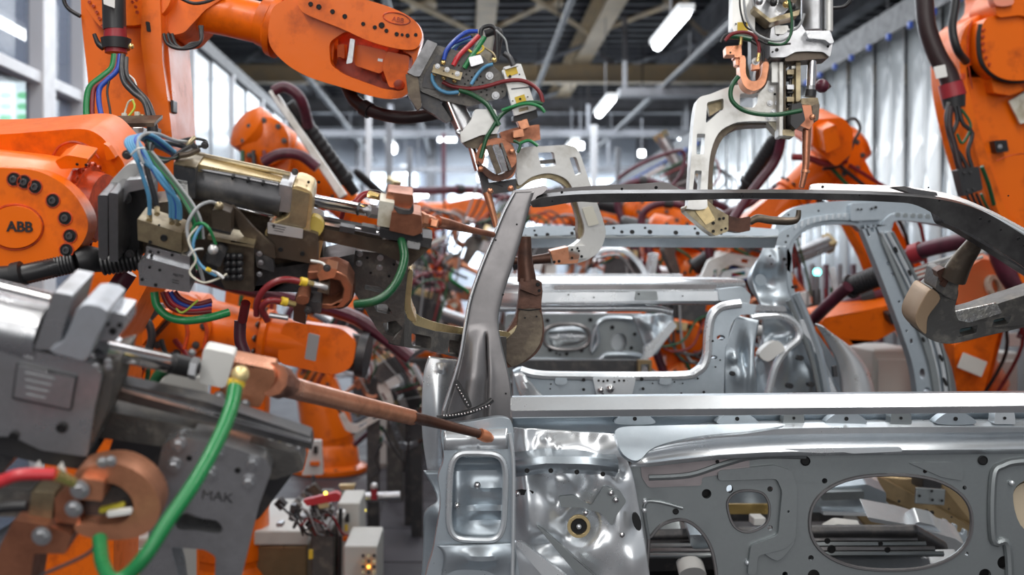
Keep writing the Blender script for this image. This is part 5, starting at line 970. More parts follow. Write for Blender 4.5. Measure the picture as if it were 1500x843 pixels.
MB().ball(P(352, 549, 1.52), .0125, 10).build('brass_ball', mat('pale_brass', (.85, .68, .34), .6, .35), t); MB().cyl((347, 557, 1.52), (345, 566, 1.52), 13, 13, 16).build('hose_clip', YELLOW, t)
hose('green_hose', [(345, 563, 1.52), (338, 600, 1.48), (318, 648, 1.42), (286, 706, 1.36), (246, 764, 1.32), (215, 812, 1.3), (188, 842, 1.3), (165, 850, 1.3), (150, 825, 1.34), (146, 790, 1.38)], 11, GREEN, t)
hose('green_hose', [(222, 566, 1.62), (232, 550, 1.62), (246, 540, 1.62)], 8, DGREEN, t)
bolts(t, [(321, 582, 6), (359, 592, 5), (281, 517, 4)], GA.sh(-.03), 5, 'bolt')
MB().lathe(P(398, 556, 1.62), P(440, 570, 1.72), [(0, .026), (.03, .026), (.04, .020), (.06, .020)], 10).build('shank_nut', COPPER, t)
hose('electrode_shank', [(412, 563, 1.66), (440, 572, 1.74), (520, 592, 1.94), (604, 612, 2.12)], [19, 16, 14, 11.5], COPPERL, t)
hose('electrode_arm', [(604, 612, 2.11), (640, 620, 2.17), (702, 636, 2.21)], [9, 8, 6.5], COPPERD, t); MB().ball(P(602, 612, 2.115), .015, 8).build('shank_collar', COPPERL, t)
hose('electrode_tip', [(703, 636, 2.21), (712, 640, 2.22), (719, 643, 2.23)], [8.5, 9, 6], mat('fresh_copper_tip', (.95, .38, .20), .7, .35), t)
# rail and bolted plate
GA = Pl(1.50, .05, -.30)
g('slide_rail', rc([(165, 560), (300, 588), (455, 640), (458, 660), (300, 618), (165, 585)], 3), .03, BSTEEL, -.02); g('rail_edge', rc([(168, 566), (455, 646), (455, 650), (168, 571)], 1), .02, ALU, -.025)
g('pale_cover', rc([(248, 546), (300, 556), (302, 580), (296, 586), (226, 571)], 3), .02, CABIN, .25)
g('rail_beam', rc([(140, 600), (240, 618), (440, 668), (446, 690), (400, 704), (240, 655), (130, 640)], 5), .05, GUNM, -.02, bev=.01)
pl_ = g('bolted_plate', rc([(238, 652), (262, 640), (320, 650), (388, 672), (398, 690), (378, 745), (340, 900), (190, 900), (214, 810), (228, 700)], 6), .05, ALU, -.05,
      holes=[blob([(258, 764), (272, 752), (288, 757), (298, 760), (318, 764), (326, 776), (318, 782), (290, 778), (262, 776)]), rc([(250, 802), (300, 806), (316, 816), (312, 900), (268, 900), (262, 850)], 5)], bev=.005)
bolts(t, [(262, 653), (255, 684), (318, 665), (307, 695), (370, 680), (364, 708)], GA.sh(-.052), 8.5, 'bolt'); bolts(t, [(277, 672, 5), (348, 690, 5)], GA.sh(-.051), 5, 'hole')
text('MAK', 318, 728, 22, GA.sh(-.0505), BSTEEL, pl_, 'lettering', 8, .001)
for px_, py_, m_ in ((398, 640, WHITE), (412, 642, YELLOW), (425, 648, WHITE), (438, 656, ALU)): MB().ball(P(px_, py_, 1.55), .006, 6).build('small_cap', m_, t)
g('dark_backing', rc([(180, 600), (300, 620), (440, 680), (380, 760), (300, 800), (200, 740), (150, 690)], 4), .03, BSTEEL, .07)
# copper shunt and lower blocks
GA = Pl(1.40, .05, -.2)
MB().prism(cr([(115, 688), (170, 680), (212, 700), (234, 735), (230, 765), (208, 785), (165, 792), (120, 785), (110, 770), (150, 770), (180, 766), (196, 745), (186, 722), (160, 708), (115, 710)], 4, True), GA.sh(-.03), .05).build('copper_shunt', COPPERL, t, bev=.006, seg=3)
g('shunt_core', blob([(130, 720), (170, 715), (192, 735), (185, 760), (150, 768), (125, 760)]), .04, BSTEEL, .0); g('shunt_clamp', rc([(118, 700), (152, 706), (150, 735), (112, 732)], 3), .04, COPPERL, -.045); g('shunt_arm', rc([(80, 730), (112, 708), (118, 770), (80, 765)], 3), .05, COPPER, -.02)
g('white_tie', ob(174, 753, 38, 8, -8), .01, WHITE, -.04); g('yellow_mark', ob(163, 746, 40, 7, -14), .01, mat('oily_yellow', (.4, .34, .03), 0, .3), -.03)
g('copper_block', rc([(20, 762), (70, 770), (105, 785), (96, 812), (50, 812), (36, 900), (-20, 900), (0, 800)], 4), .07, COPPER, -.03); g('copper_block', rc([(60, 780), (104, 784), (96, 808), (62, 805)], 3), .04, COPPERD, -.01); g('grey_block', rc([(-20, 712), (46, 718), (42, 758), (-20, 758)], 3), .05, GUNM, -.0); g('golden_block', rc([(46, 720), (80, 722), (76, 762), (42, 758)], 3), .05, BRASSY, -.01)
bolts(t, [(61, 786, 10), (117, 718, 10), (108, 746, 9), (150, 678, 6), (162, 676, 6)], GA.sh(-.05), 9, 'bolt')
hose('red_hose', [(-60, 730, 1.3), (0, 706, 1.3), (30, 696, 1.3), (80, 695, 1.31)], 9, RED, t); MB().cyl((80, 695, 1.31), (108, 708, 1.33), 10, 8, 8).build('brass_fitting', BRASS, t); g('white_tag', rc([(46, 690), (56, 676), (62, 690)], 1), .004, WHITE, -.09); g('white_tag', rc([(80, 690), (90, 678), (96, 694)], 1), .004, WHITE, -.09)
hose('thin_cable', [(60, 843, 1.36), (100, 826, 1.36), (128, 812, 1.36), (140, 800, 1.36)], 2.6, BSTEEL, t)
hose('black_hose', [(-60, 760, 1.35), (0, 745, 1.35), (40, 742, 1.35)], 8, BLACK, t)
g('support_arm', rc([(-160, 600), (0, 600), (30, 660), (-20, 720), (-160, 720)], 6), .1, BSTEEL, .08)

# ============================================================ ROBOT TOP LEFT
t = thing('welding_robot', 'big orange robot at top left, arm stretched right, cables down its column', 'robot', V3(P(190, 400, 3.1).x, 3.1, 0)); r2 = t
C2 = Pl(3.05, .0, -.05)
MB().prism(rc([(116, -80), (240, -80), (246, 60), (253, 150), (262, 330), (215, 420), (172, 500), (165, 900), (60, 900), (70, 500), (120, 400), (138, 330), (135, 200), (128, 110), (119, 30)], 6), C2, .24).build('lower_arm', ORANGE, t, bev=.02, seg=3)
pz('column_rib', rc([(210, -60), (232, -60), (238, 90), (250, 180), (260, 300), (238, 320), (222, 180), (206, 60)], 5), C2.sh(-.04), .06, ORANGE, t, bev=.015)
pz('column_flank', rc([(118, -60), (150, -60), (152, 44), (140, 32), (124, 10)], 5), C2.sh(-.05), .07, ORANGE2, t, bev=.01); bolts(t, [(131, 3), (137, 9), (142, 18), (146, 27), (150, 38), (194, 3), (199, 10), (201, 18), (200, 0)], C2.sh(-.055), 2.6, 'osocket')
MB().prism(ell(190, -10, 62, 48, 30), C2.sh(-.03), .3).build('elbow_hub', ORANGE, t, bev=.02)
pz('slot', rc([(213, 31), (219, 32), (221, 47), (215, 46)], 2), C2.sh(-.043), .01, HOLE, t); pz('side_knob', rc([(250, 146), (254, 147), (254, 165), (250, 165)], 2), C2.sh(-.02), .04, BLACK, t)
hose('seam', [(222, 155, 2.99), (240, 146, 2.99)], .8, REDOR, t)
# forearm
mz = Pl(3.0, -.04, -.15)
MB().tube([P(190, -2, 3.12), P(245, 0, 3.1), P(262, 6, 3.1), P(330, 22, 3.08), P(400, 38, 3.06)], [.12, .11, .066, .058, .058], 28).build('arm_tube', ORANGE, t)
MB().prism(rc([(232, -30), (300, -30), (330, -5), (300, 15), (270, 48), (252, 52), (240, 40)], 6), Pl(3.02), .2).build('arm_neck', ORANGE, t, bev=.02)
MB().lathe(P(398, 36, 3.06), P(430, 46, 3.05), [(-.03, .066), (.0, .070), (.01, .085), (.03, .088)], 28).build('arm_ring', ORANGE2, t); axbolts(t, P(398, 36, 3.06), P(398, 36, 3.06)-P(430, 46, 3.05), .062, .006, 12, 'osocket')
win = rc([(482, 62), (505, 46), (540, 52), (590, 74), (606, 84), (600, 118), (590, 134), (560, 130), (505, 110), (484, 95)], 8)
fo_ = cr([(394, 62), (396, 22), (408, 4), (440, -4), (480, -10), (540, 6), (590, 22), (612, 40), (618, 56), (612, 80), (606, 110), (598, 136), (578, 145), (548, 142), (500, 128), (450, 112), (415, 90)], 5, True)
MB().prism(fo_, mz, .05, [win]).build('forearm_housing', ORANGE, t, bev=.012, seg=3); MB().prism(fo_, mz.sh(.13), .06).build('forearm_back', ORANGE, t, bev=.015); MB().prism(cr([(394, 62), (398, 22), (412, 4), (470, -4), (488, 40), (484, 100), (450, 110), (415, 90)], 4, True), mz.sh(.04), .12).build('forearm_root', ORANGE, t, bev=.01)
MB().prism(cr([(438, 0), (470, -12), (520, -4), (570, 10), (605, 28), (618, 48), (614, 66), (602, 73), (575, 70), (540, 60), (500, 42), (455, 24), (440, 14)], 5, True), mz.sh(-.03), .045).build('cover_plate', ORANGE, t, bev=.010, seg=3)
bolts(t, [(455, 6, 4), (467, 10, 4.4), (487, 17, 4), (505, 24, 4), (532, 35, 3.4), (549, 40, 3.4), (559, 37, 5), (566, 45, 3.4), (581, 50, 3.6), (589, 51, 2.6), (597, 52, 3.4), (609, 51, 3)], mz.sh(-.032), 3.6, 'hole')
MB().tube([mz.sh(-.031)(x, y) for x, y in (lambda e: e+e[:1])(ell(581, 27, 20, 8, 30, 12))], .0018, 6).build('logo_ring', REDOR, t); text('ABB', 583, 29, 10, mz.sh(-.031), REDOR, t, 'lettering', 12, .001)
pz('wrist_motor', rc([(518, 66), (530, 66), (566, 74), (566, 100), (556, 108), (520, 96)], 4), mz.sh(.03), .08, ORANGE, t, bev=.01); pz('motor_end', rc([(494, 66), (504, 64), (505, 86), (494, 84)], 2), mz.sh(.05), .05, ORANGE2, t); pz('motor_plate', ob(557, 88, 7, 4, 10), mz.sh(.028), .002, SILV, t, bev=0)
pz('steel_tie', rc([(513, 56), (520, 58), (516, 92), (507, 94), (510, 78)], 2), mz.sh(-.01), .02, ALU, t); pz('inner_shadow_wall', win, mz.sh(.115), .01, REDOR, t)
A = P(585, 96, 3.02); B = P(612, 104, 3.01)
MB().lathe(A, B, [(-.03, .055), (0, .055), (.002, .064), (.012, .064), (.014, .058), (.04, .055)], 28).build('wrist_flange', REDOR, t); axbolts(t, A+(B-A).normalized()*.013, B-A, .054, .007, 10, 'osocket')
MB().lathe(P(584, 124, 2.96), P(586, 124, 2.9), [(0, .014), (.02, .014), (.022, .008)], 12).build('side_plug', REDOR, t)
MB().prism(rc([(566, 75), (600, 82), (596, 130), (570, 128), (560, 100)], 4), mz.sh(.02), .1).build('wrist_block', ORANGE, t, bev=.01)
hose('black_hose', [(508, 128, 3.12), (520, 148, 3.1), (545, 163, 3.08), (585, 172, 3.06), (625, 169, 3.05), (650, 163, 3.05)], 9.5, DKHOSE, t); MB().cyl((532, 157, 3.09), (542, 163, 3.08), 12, 12, 14).build('hose_clamp', BLACK, t)
for i, z_ in enumerate((0, 6, 12)): hose('cable_loop', [(240+z_, 50, 2.98), (245+z_, 64, 2.97), (260+z_*.6, 71, 2.96), (280, 70-z_*.5, 2.96), (294, 60, 2.97), (296-z_*.3, 38, 2.98)], 2.6, BLACK, t)
hose('cable_loop', [(118, 24, 3.0), (102, 14, 3.0), (94, 2, 3.0), (92, -20, 3.0)], 3, BLACK, t); hose('cable_loop', [(262, -4, 2.94), (284, 5, 2.93), (310, 0, 2.95), (330, -14, 3.0)], 2.5, BLACK, t)
# hose pack down the column
hose('black_sleeve', [(168, -60, 2.86), (167, 0, 2.86), (168, 44, 2.86)], 17, RUBBER, t); pz('white_tag', rc([(150, -10), (168, -10), (168, 12), (152, 6)], 1), Pl(2.8), .002, WHITE, t, bev=0)
hose('red_collar', [(169, 40, 2.86), (169, 60, 2.86)], [16, 17], REDM, t); hose('pack_clamp', [(170, 57, 2.86), (170, 72, 2.86)], [22, 20], BLACK, t); hose('red_collar', [(170, 70, 2.86), (170, 78, 2.86)], 16, REDM, t); hose('clamp_lever', [(138, 50, 2.85), (144, 64, 2.85), (152, 70, 2.85)], [3, 4, 5], BLACK, t)
MB().ball(P(192, 68, 2.82), .008, 6).build('clamp_screw', BRASS, t)
for pts, r_, m_ in (([(168, 80), (164, 100), (148, 114), (132, 128), (127, 150), (127, 177)], 5, GREEN), ([(172, 80), (168, 102), (152, 118), (138, 130), (135, 155), (136, 177)], 3.5, DRED), ([(176, 80), (172, 102), (156, 118), (146, 130), (145, 150), (150, 176)], 4, BLUE), ([(160, 118), (157, 135), (161, 160), (162, 172)], 1.8, BLACK), ([(180, 80), (178, 100), (182, 120), (196, 136), (212, 150), (219, 178)], 4.4, BSTEEL), ([(185, 84), (186, 110), (200, 130), (216, 148), (225, 170), (226, 180)], 3.4, BSTEEL), ([(186, 108), (196, 116), (200, 126)], 1.2, WHITE), ([(182, 168), (188, 150), (196, 146)], 1.4, OFFW), ([(187, 172), (197, 158), (194, 146)], 1.6, YGREEN), ([(128, 190), (148, 192), (168, 198), (182, 214), (188, 226)], 1.4, RED), ([(186, 224), (180, 208), (160, 194)], 1.2, YGREEN)):
    hose('cable', [(x, y, 2.84-(y-80)*.0004) for x, y in pts], r_, m_, t)
pz('connector_bar', rc([(122, 182), (226, 180), (226, 186), (122, 188)], 1), Pl(2.8, 0, -.4), .08, BROWN, t)
for i, (x, m_, h_) in enumerate(((128, SILV, 12), (137, SILV, 10), (148, BRASS, 10), (162, OFFW, 16), (182, OFFW, 18), (201, OFFW, 20), (208, BRASSY, 16))): MB().cyl((x, 184, 2.78), (x, 184-h_, 2.78), 5, 4, 8).build('connector', m_, t)
for i, (x, m_) in enumerate(((142, BLACK), (162, SILV), (182, GREY), (202, SILV))): pz('socket_body', rect(x-8, 186, x+8, 205), Pl(2.8), .04, m_, t)
hose('black_cuff', [(222, 176, 2.8), (224, 192, 2.8), (226, 208, 2.8)], [7, 8.5, 8.5], BLACK, t)
pz('dark_panel', rect(122, 187, 232, 215), Pl(2.9), .03, BSTEEL, t)
# ============================================================ WELDING GUN TOP MIDDLE
t = thing('spot_welding_gun', 'welding gun hanging from the upper left arm, yellow labels, off-white C-frame over the pillar', 'welding gun', P(720, 180, 2.95)); gc = t
GA = Pl(2.93, .05, -.1)
g('mounting_plate', rc([(596, 106), (602, 100), (626, 58), (641, 64), (615, 112), (608, 112)], 2), .07, PLATE, -.06); g('plate_end', rc([(594, 108), (612, 112), (618, 156), (612, 162), (598, 140)], 2), .07, BROWN, -.05)
o = g('dark_bracket', rc([(610, 112), (640, 66), (668, 74), (700, 76), (722, 96), (746, 118), (740, 142), (712, 148), (688, 156), (650, 148), (616, 134)], 4), .08, GUNM, -.03, bev=.005)
g('bracket_skirt', rc([(612, 132), (640, 142), (662, 176), (655, 180), (620, 158)], 3), .08, BSTEEL, -.01); g('bracket_recess', rc([(622, 108), (640, 80), (648, 82), (632, 118), (640, 132), (618, 128)], 3), .005, BSTEEL, -.034)
bolts(o, [(672+8*i+3*j, 96+4*i+9*j, 1.5) for i in range(5) for j in range(4)]+[(713, 132, 1.5), (725, 128, 1.5), (736, 134, 1.5)], GA.sh(-.031), 1.5, 'hole'); bolts(o, [(717, 111, 4), (726, 140, 4)], GA.sh(-.033), 4, 'bolt')
c_ = g('connector_strip', rc(ob(655, 106, 44, 12, 16), 1), .03, BRASSY, -.09); bolts(c_, [(641, 97), (655, 102), (670, 108)], GA.sh(-.092), 2.6, 'bolt'); bolts(c_, [(648, 95, 1.2), (650, 104, 1.2), (663, 108, 1.2)], GA.sh(-.092), 1.2, 'hole')
for x, y in ((649, 92), (636, 108), (650, 114), (666, 118), (724, 88)): MB().ball(P(x, y, 2.82), .007, 6).build('brass_fitting', BRASS, t)
def H(pts, r, m, d=2.82, nm='hose'): return hose(nm, [(p[0], p[1], p[2] if len(p) > 2 else d) for p in pts], r, m, t)
H([(650, 88), (654, 74), (668, 58), (684, 47), (700, 46)], 3.2, BLUE); H([(652, 84), (660, 68), (674, 60), (690, 54)], 2, BLUE, 2.84); H([(662, 72), (676, 62), (694, 58)], 2, LBLUE, 2.85); H([(664, 80), (672, 66), (690, 60)], 2, BLUE, 2.86)
H([(664, 96), (672, 82), (688, 66), (702, 52)], 3.8, RED); H([(680, 100), (690, 84), (700, 70), (710, 54)], 3.8, GREEN); H([(704, 54), (706, 42), (718, 38), (726, 44), (728, 60), (728, 90)], 3.2, BLACK, 2.86); H([(710, 50), (730, 46), (728, 70), (726, 84)], 6, BLACK, 2.9)
H([(726, 44), (740, 58), (744, 76), (750, 92)], 1.4, GREY); H([(738, 78), (746, 84), (752, 96)], 4, BSTEEL); H([(706, 66), (708, 72), (700, 78), (690, 76), (684, 70)], 1.6, YELLOW); H([(710, 70), (722, 78), (726, 88), (716, 92)], 1.6, BRASSY)
H([(634, 108), (634, 118), (642, 130), (656, 136), (672, 135)], 2.8, LBLUE); H([(690, 124), (700, 108), (710, 98), (722, 94)], 2.6, LBLUE)
H([(648, 120), (664, 127), (690, 130), (715, 126), (740, 119), (764, 118), (782, 126), (792, 138), (795, 150)], 3, DRED); H([(672, 132), (690, 138), (712, 152), (724, 170), (731, 184)], 3.6, DGREEN)
H([(675, 126), (672, 140)], 1.2, BRASSY)
o = g('label_plate', rc([(736, 102), (763, 93), (786, 160), (754, 170)], 2), .03, ALUL, -.05); g('yellow_label', rc(ob(749, 104, 17, 13, -18), .5), .002, YELLOW, -.053, bev=0, par=o); g('yellow_label', rc(ob(763, 147, 15, 14, -18), .5), .002, YELLOW, -.053, bev=0, par=o)
bolts(o, [(747, 112, 2.5), (762, 145, 2), (761, 109, 1.2), (773, 142, 1.2), (751, 148, 1.2)], GA.sh(-.056), 2, 'hole'); g('yellow_black_stripe', rc(ob(767, 160, 14, 5, -14), .5), .004, BRASSY, -.053, par=o)
g('plate_seam', ob(762, 129, 26, 1.6, -6), .002, BSTEEL, -.053, bev=0, par=o); g('black_base', rc([(752, 170), (786, 161), (788, 172), (770, 180), (752, 178)], 2), .06, BLACK, -.03); g('side_fin', rc([(686, 84), (704, 80), (709, 92), (690, 98)], 2), .02, ALU, -.07); g('side_fin', rc([(738, 98), (760, 93), (760, 96), (740, 102)], 1), .03, SILV, -.06)
MB().cyl((660, 146, 2.9), (688, 200, 2.9), 15, 15, 24).build('cylinder_barrel', ALU, t); MB().cyl((656, 148, 2.86), (676, 196, 2.86), 2.5, 2.5, 10).build('tie_rod', CHROME, t); MB().rod([(674, 190, 2.84), (670, 194, 2.84), (676, 198, 2.84)], 3, 8).build('rod_nut', ALU, t)
g('cylinder_bracket', rc([(690, 176), (696, 160), (726, 160), (732, 186), (728, 196), (705, 198), (676, 210), (674, 196)], 3), .06, ALUL, -.06); g('bracket_underside', rc([(676, 206), (704, 197), (730, 196), (726, 208), (700, 218), (684, 216)], 3), .06, BROWN, -.04)
MB().cyl((690, 214, 2.88), (700, 250, 2.88), 5, 5, 16).build('piston_rod', CHROME, t)
g('copper_terminal', rc([(758, 178), (772, 174), (776, 186), (764, 190)], 1), .05, COPPERL, -.08); g('copper_terminal', rc([(732, 194), (752, 188), (790, 182), (792, 205), (760, 210), (736, 208)], 2), .05, COPPER, -.04)
g('copper_lug', rc([(752, 192), (766, 188), (768, 200), (752, 202)], 2), .03, COPPERL, -.08)
MB().prism(cr([(697, 238), (704, 212), (728, 202), (750, 212), (757, 235), (752, 258), (738, 262), (742, 240), (738, 220), (726, 214), (712, 220), (708, 240)], 4, True), GA.sh(-.05), .06).build('copper_shunt', COPPER, t, bev=.003)
MB().prism(cr([(700, 236), (712, 258), (730, 266), (750, 256), (757, 238), (750, 246), (730, 256), (712, 246)], 4, True), GA.sh(-.06), .06).build('copper_shunt', COPPERD, t, bev=.003)
g('linkage', rc([(698, 240), (712, 244), (716, 268), (756, 262), (756, 280), (710, 286), (704, 262)], 2), .06, BSTEEL, -.0); g('guide_rail', rc([(712, 214), (720, 212), (735, 252), (728, 256)], 1), .03, BROWN, -.08); g('guide_rail', rc([(722, 212), (730, 211), (744, 250), (738, 252)], 1), .03, PLATE, -.07); g('guide_rail', rc([(733, 210), (736, 209), (750, 248), (746, 250)], 1), .03, GUNM, -.08)
for x, y in ((704, 248), (750, 222), (718, 280), (748, 276)): MB().ball(P(x, y, 2.82), .008, 6).build('clamp_nut', COPPERL, t)
H([(795, 152), (780, 150), (758, 154), (735, 168), (720, 190), (712, 204), (704, 232)], 3, DGREEN); H([(735, 162), (752, 156), (772, 152), (790, 156), (798, 165)], 2.4, GREEN, 2.8); H([(762, 210), (775, 206), (788, 214)], 2.4, GREEN); H([(752, 206), (762, 212), (758, 224)], 2.2, DGREEN)
MB().rod([(713, 282, 2.9), (720, 305, 2.9), (727, 333, 2.9)], [6, 5, 4], 12).build('upper_electrode', COPPERL, t)
CFo = cr([(757, 250), (757, 225), (768, 216), (800, 214), (834, 213), (848, 222), (858, 250), (872, 290), (884, 325), (887, 345), (876, 370), (850, 385), (816, 388), (806, 382), (808, 370), (832, 364), (850, 352), (856, 336), (850, 312), (838, 275), (825, 260), (802, 254), (778, 260), (760, 272)], 4, True)
o = MB().prism(CFo, GA.sh(.02), .05, [rc([(788, 224), (811, 223), (815, 243), (793, 245)], 3), rc([(834, 231), (844, 230), (852, 254), (843, 258)], 3)]).build('c_frame', ALUL, t, bev=.004)
MB().prism(cr([(757, 262), (778, 254), (802, 250), (826, 256), (840, 274), (852, 312), (858, 336), (850, 354), (846, 340), (846, 320), (832, 280), (820, 268), (802, 262), (778, 266), (758, 278)], 3, True), GA.sh(.045), .05).build('frame_inner_face', BRASSY, o, bev=.003)
g('slot_bar', ob(802, 237, 22, 6, -5), .02, GUNM, .03, par=o)
g('electrode_holder', rc([(806, 368), (832, 362), (850, 372), (846, 386), (812, 388)], 2), .05, COPPERL, -.0); bolts(t, [(812, 384, 2.4), (819, 383, 2.4), (838, 366, 2), (848, 368, 2), (838, 378, 2), (852, 376, 2.4), (846, 364, 2)], GA.sh(-.004), 2.2, 'hole')
g('frame_tip_plate', rc([(832, 361), (858, 360), (862, 378), (834, 382)], 2), .02, ALUL, .0)
MB().rod([(806, 378, 2.96), (790, 380, 2.96), (768, 382, 2.96), (745, 382, 2.96)], [8, 7, 6, 6], 12).build('lower_electrode', COPPERD, t)
hose('black_shank', [(750, 388, 3.0), (765, 384, 3.0), (780, 380, 3.0)], 9, BSTEEL, t)
g('foil_patch', rc([(853, 305), (868, 302), (878, 328), (862, 332)], 2), .003, OFFW, .015, bev=0, par=o)

# ============================================================ WELDING GUN TOP RIGHT
t = thing('spot_welding_gun', 'welding gun coming down at top right, pale C-frame with copper U-band and chrome rod', 'welding gun', P(1140, 120, 2.9)); gd = t
GA = Pl(2.9, -.05, .05)
g('side_plate', rc([(1074, -60), (1106, -60), (1106, 48), (1076, 50), (1072, 40)], 2), .05, ALUL, -.03); g('yellow_label', ob(1088, 39, 15, 13, 0), .002, YELLOW, -.033, bev=0); bolts(t, [(1078, 35, 1.5), (1091, 34, 2.4)], GA.sh(-.035), 2, 'hole'); g('inner_panel', rc([(1092, -60), (1128, -60), (1128, 60), (1106, 60), (1100, 40)], 2), .05, BSTEEL, .01)
g('valve_unit', rc([(1102, -60), (1165, -60), (1158, 10), (1128, 31), (1104, 8)], 2), .06, ALU, -.05); g('valve_base', rc([(1104, 8), (1128, 27), (1172, 14), (1170, 22), (1128, 33), (1104, 14)], 1), .06, BRASSY, -.07)
for i, (x, y) in enumerate(((1112, 2), (1120, -6), (1133, 4), (1144, -4), (1152, 6), (1160, 10))): MB().ball(P(x, y, 2.78), .010, 6).build('fitting', (ALU, BRASS, BLACK)[i % 3], t); pz('solenoid', rc(ob(x+4, y-14, 10, 16, 30), 1), Pl(2.8), .04, (ALU, BROWN)[i % 2], t)
o = g('cylinder_bracket', rc([(1130, 40), (1142, 36), (1152, 44), (1174, 36), (1180, 46), (1218, 48), (1220, 62), (1216, 84), (1206, 76), (1180, 75), (1165, 76), (1150, 84), (1128, 84), (1128, 52)], 3), .08, ALU, -.05, bev=.005); g('block_step', rc([(1180, 45), (1216, 45), (1222, 62), (1216, 64), (1208, 58), (1184, 56)], 2), .06, ALU, -.075); g('bracket_underside', rc([(1150, 84), (1166, 75), (1206, 75), (1214, 85), (1206, 86), (1150, 90)], 2), .06, BROWN, -.04)
bolts(o, [(1140, 50), (1138, 73, 3), (1132, 76, 1.5), (1213, 68, 2)], GA.sh(-.052), 2.6, 'hole'); g('plate_outline', rc([(1135, 38), (1154, 37), (1156, 44), (1148, 50), (1136, 50)], 1), .002, ALUL, -.053, par=o)
MB().cyl((1193, -60, 2.86), (1193, 46, 2.86), 19, 19, 32).build('cylinder_barrel', ALU, t); MB().cyl((1214, -60, 2.84), (1214, 46, 2.84), 6, 6, 14).build('cylinder_rail', ALUL, t); MB().cyl((1206, -60, 2.82), (1206, 46, 2.82), 1.6, 1.6, 8).build('rail_groove', BLACK, t)
MB().cyl((1190, 78, 2.86), (1188, 126, 2.86), 6.5, 6.5, 24).build('piston_rod', CHROME, t); MB().cyl((1188, 125, 2.86), (1188, 132, 2.86), 6, 6, 8).build('lock_nut', ALU, t); MB().cyl((1188, 132, 2.86), (1187, 142, 2.86), 8, 8, 16).build('rod_boot', BLACK, t)
g('insulator_block', rc([(1174, 144), (1198, 143), (1200, 152), (1198, 177), (1190, 176), (1188, 154), (1173, 153)], 2), .06, BRASSY, -.04); g('copper_head', rc([(1174, 154), (1188, 154), (1192, 180), (1186, 190), (1172, 184)], 2), .05, COPPER, -.05); g('head_side', rc([(1190, 154), (1201, 152), (1199, 176), (1190, 178)], 2), .05, BROWN, -.045)
MB().rod([(1182, 184, 2.85), (1181, 214, 2.85), (1180, 245, 2.85), (1174, 275, 2.85)], [6.5, 6, 5, 4], 14).build('upper_electrode', COPPER, t); MB().cyl((1180, 249, 2.85), (1179.5, 253, 2.85), 6.4, 6.4, 14).build('electrode_collar', COPPERL, t)
for x0, x1, y0, y1, m_, w_ in ((1130, 1141, 90, 122, ALUL, -.02), (1141, 1148, 90, 200, ALUL, -.03), (1148, 1152, 90, 198, BROWN, -.01), (1156, 1160, 96, 200, BSTEEL, 0), (1166, 1173, 90, 150, BRASSY, -.02), (1160, 1164, 100, 196, BRASSY, .0)): g('vertical_rail', rect(x0, y0, x1, y1), .05, m_, w_)
for y in (102, 124, 142, 158): g('rail_carriage', rc([(1153, y), (1163, y), (1163, y+7), (1153, y+7)], 1), .04, (BRASSY, ALU)[y % 4 == 0], -.02); g('carriage_gap', rect(1153, y+9, 1163, y+13), .04, BLACK, -.01)
g('black_coupling', rc([(1160, 152), (1174, 150), (1180, 176), (1166, 190), (1158, 182)], 3), .06, BLACK, -.06); g('coupling_base', rc([(1146, 190), (1164, 190), (1164, 200), (1146, 198)], 1), .05, BRASSY, -.03); MB().ball(P(1190, 172, 2.8), .008, 6).build('clamp_nut', COPPERL, t)
g('frame_back', rc([(1100, 55), (1130, 60), (1132, 130), (1108, 130), (1100, 90)], 2), .04, BSTEEL, .02)
CFo = cr([(1148, 120), (1132, 118), (1110, 120), (1072, 126), (1040, 138), (1026, 142), (1020, 152), (1015, 190), (1012, 240), (1008, 300), (1006, 306), (1034, 306), (1036, 290), (1038, 250), (1042, 220), (1052, 196), (1068, 184), (1090, 178), (1148, 178)], 3)
o = MB().prism(CFo, GA.sh(0), .06, [rc([(1036, 150), (1060, 144), (1060, 160), (1052, 165), (1034, 181)], 3), rc([(1084, 137), (1110, 136), (1110, 150), (1104, 158), (1084, 156)], 3), rc([(1021, 196), (1033, 196), (1031, 226), (1020, 226)], 2), rc([(1018, 250), (1028, 250), (1026, 279), (1015, 279)], 2)]).build('c_frame', ALUL, t, bev=.004, seg=2)
MB().prism(cr([(1034, 306), (1038, 250), (1042, 220), (1052, 196), (1068, 184), (1090, 178), (1136, 178), (1134, 182), (1092, 184), (1074, 190), (1058, 204), (1048, 228), (1044, 260), (1044, 306)], 3, True), GA.sh(.03), .06).build('frame_inner_face', BROWN, o, bev=.003)
g('slot_back', rc([(1036, 152), (1059, 146), (1059, 158), (1040, 170)], 2), .02, BRASSY, .035, par=o); bolts(o, [(1130, 131), (1141, 131), (1128, 151), (1139, 151), (1126, 172), (1137, 172), (1133, 164)], GA.sh(-.002), 3, 'bolt'); bolts(o, [(1135, 138, 2)], GA.sh(-.002), 2, 'hole')
g('corner_wedge', rc([(1124, 178), (1142, 179), (1140, 196)], 1), .05, OFFW, .005)
for m_, k in ((COPPERL, 0),):
    MB().prism(cr([(1084, 84), (1085, 112), (1092, 128), (1106, 133), (1120, 124), (1125, 105), (1126, 92), (1118, 92), (1116, 108), (1110, 117), (1100, 118), (1093, 108), (1092, 84)], 4, True), GA.sh(-.09), .045).build('copper_u_band', COPPERL, t, bev=.003)
MB().prism(ell(1117, 108, 10, 24, 20, 8), GA.sh(-.05), .04).build('band_side', COPPERD, t, bev=.003)
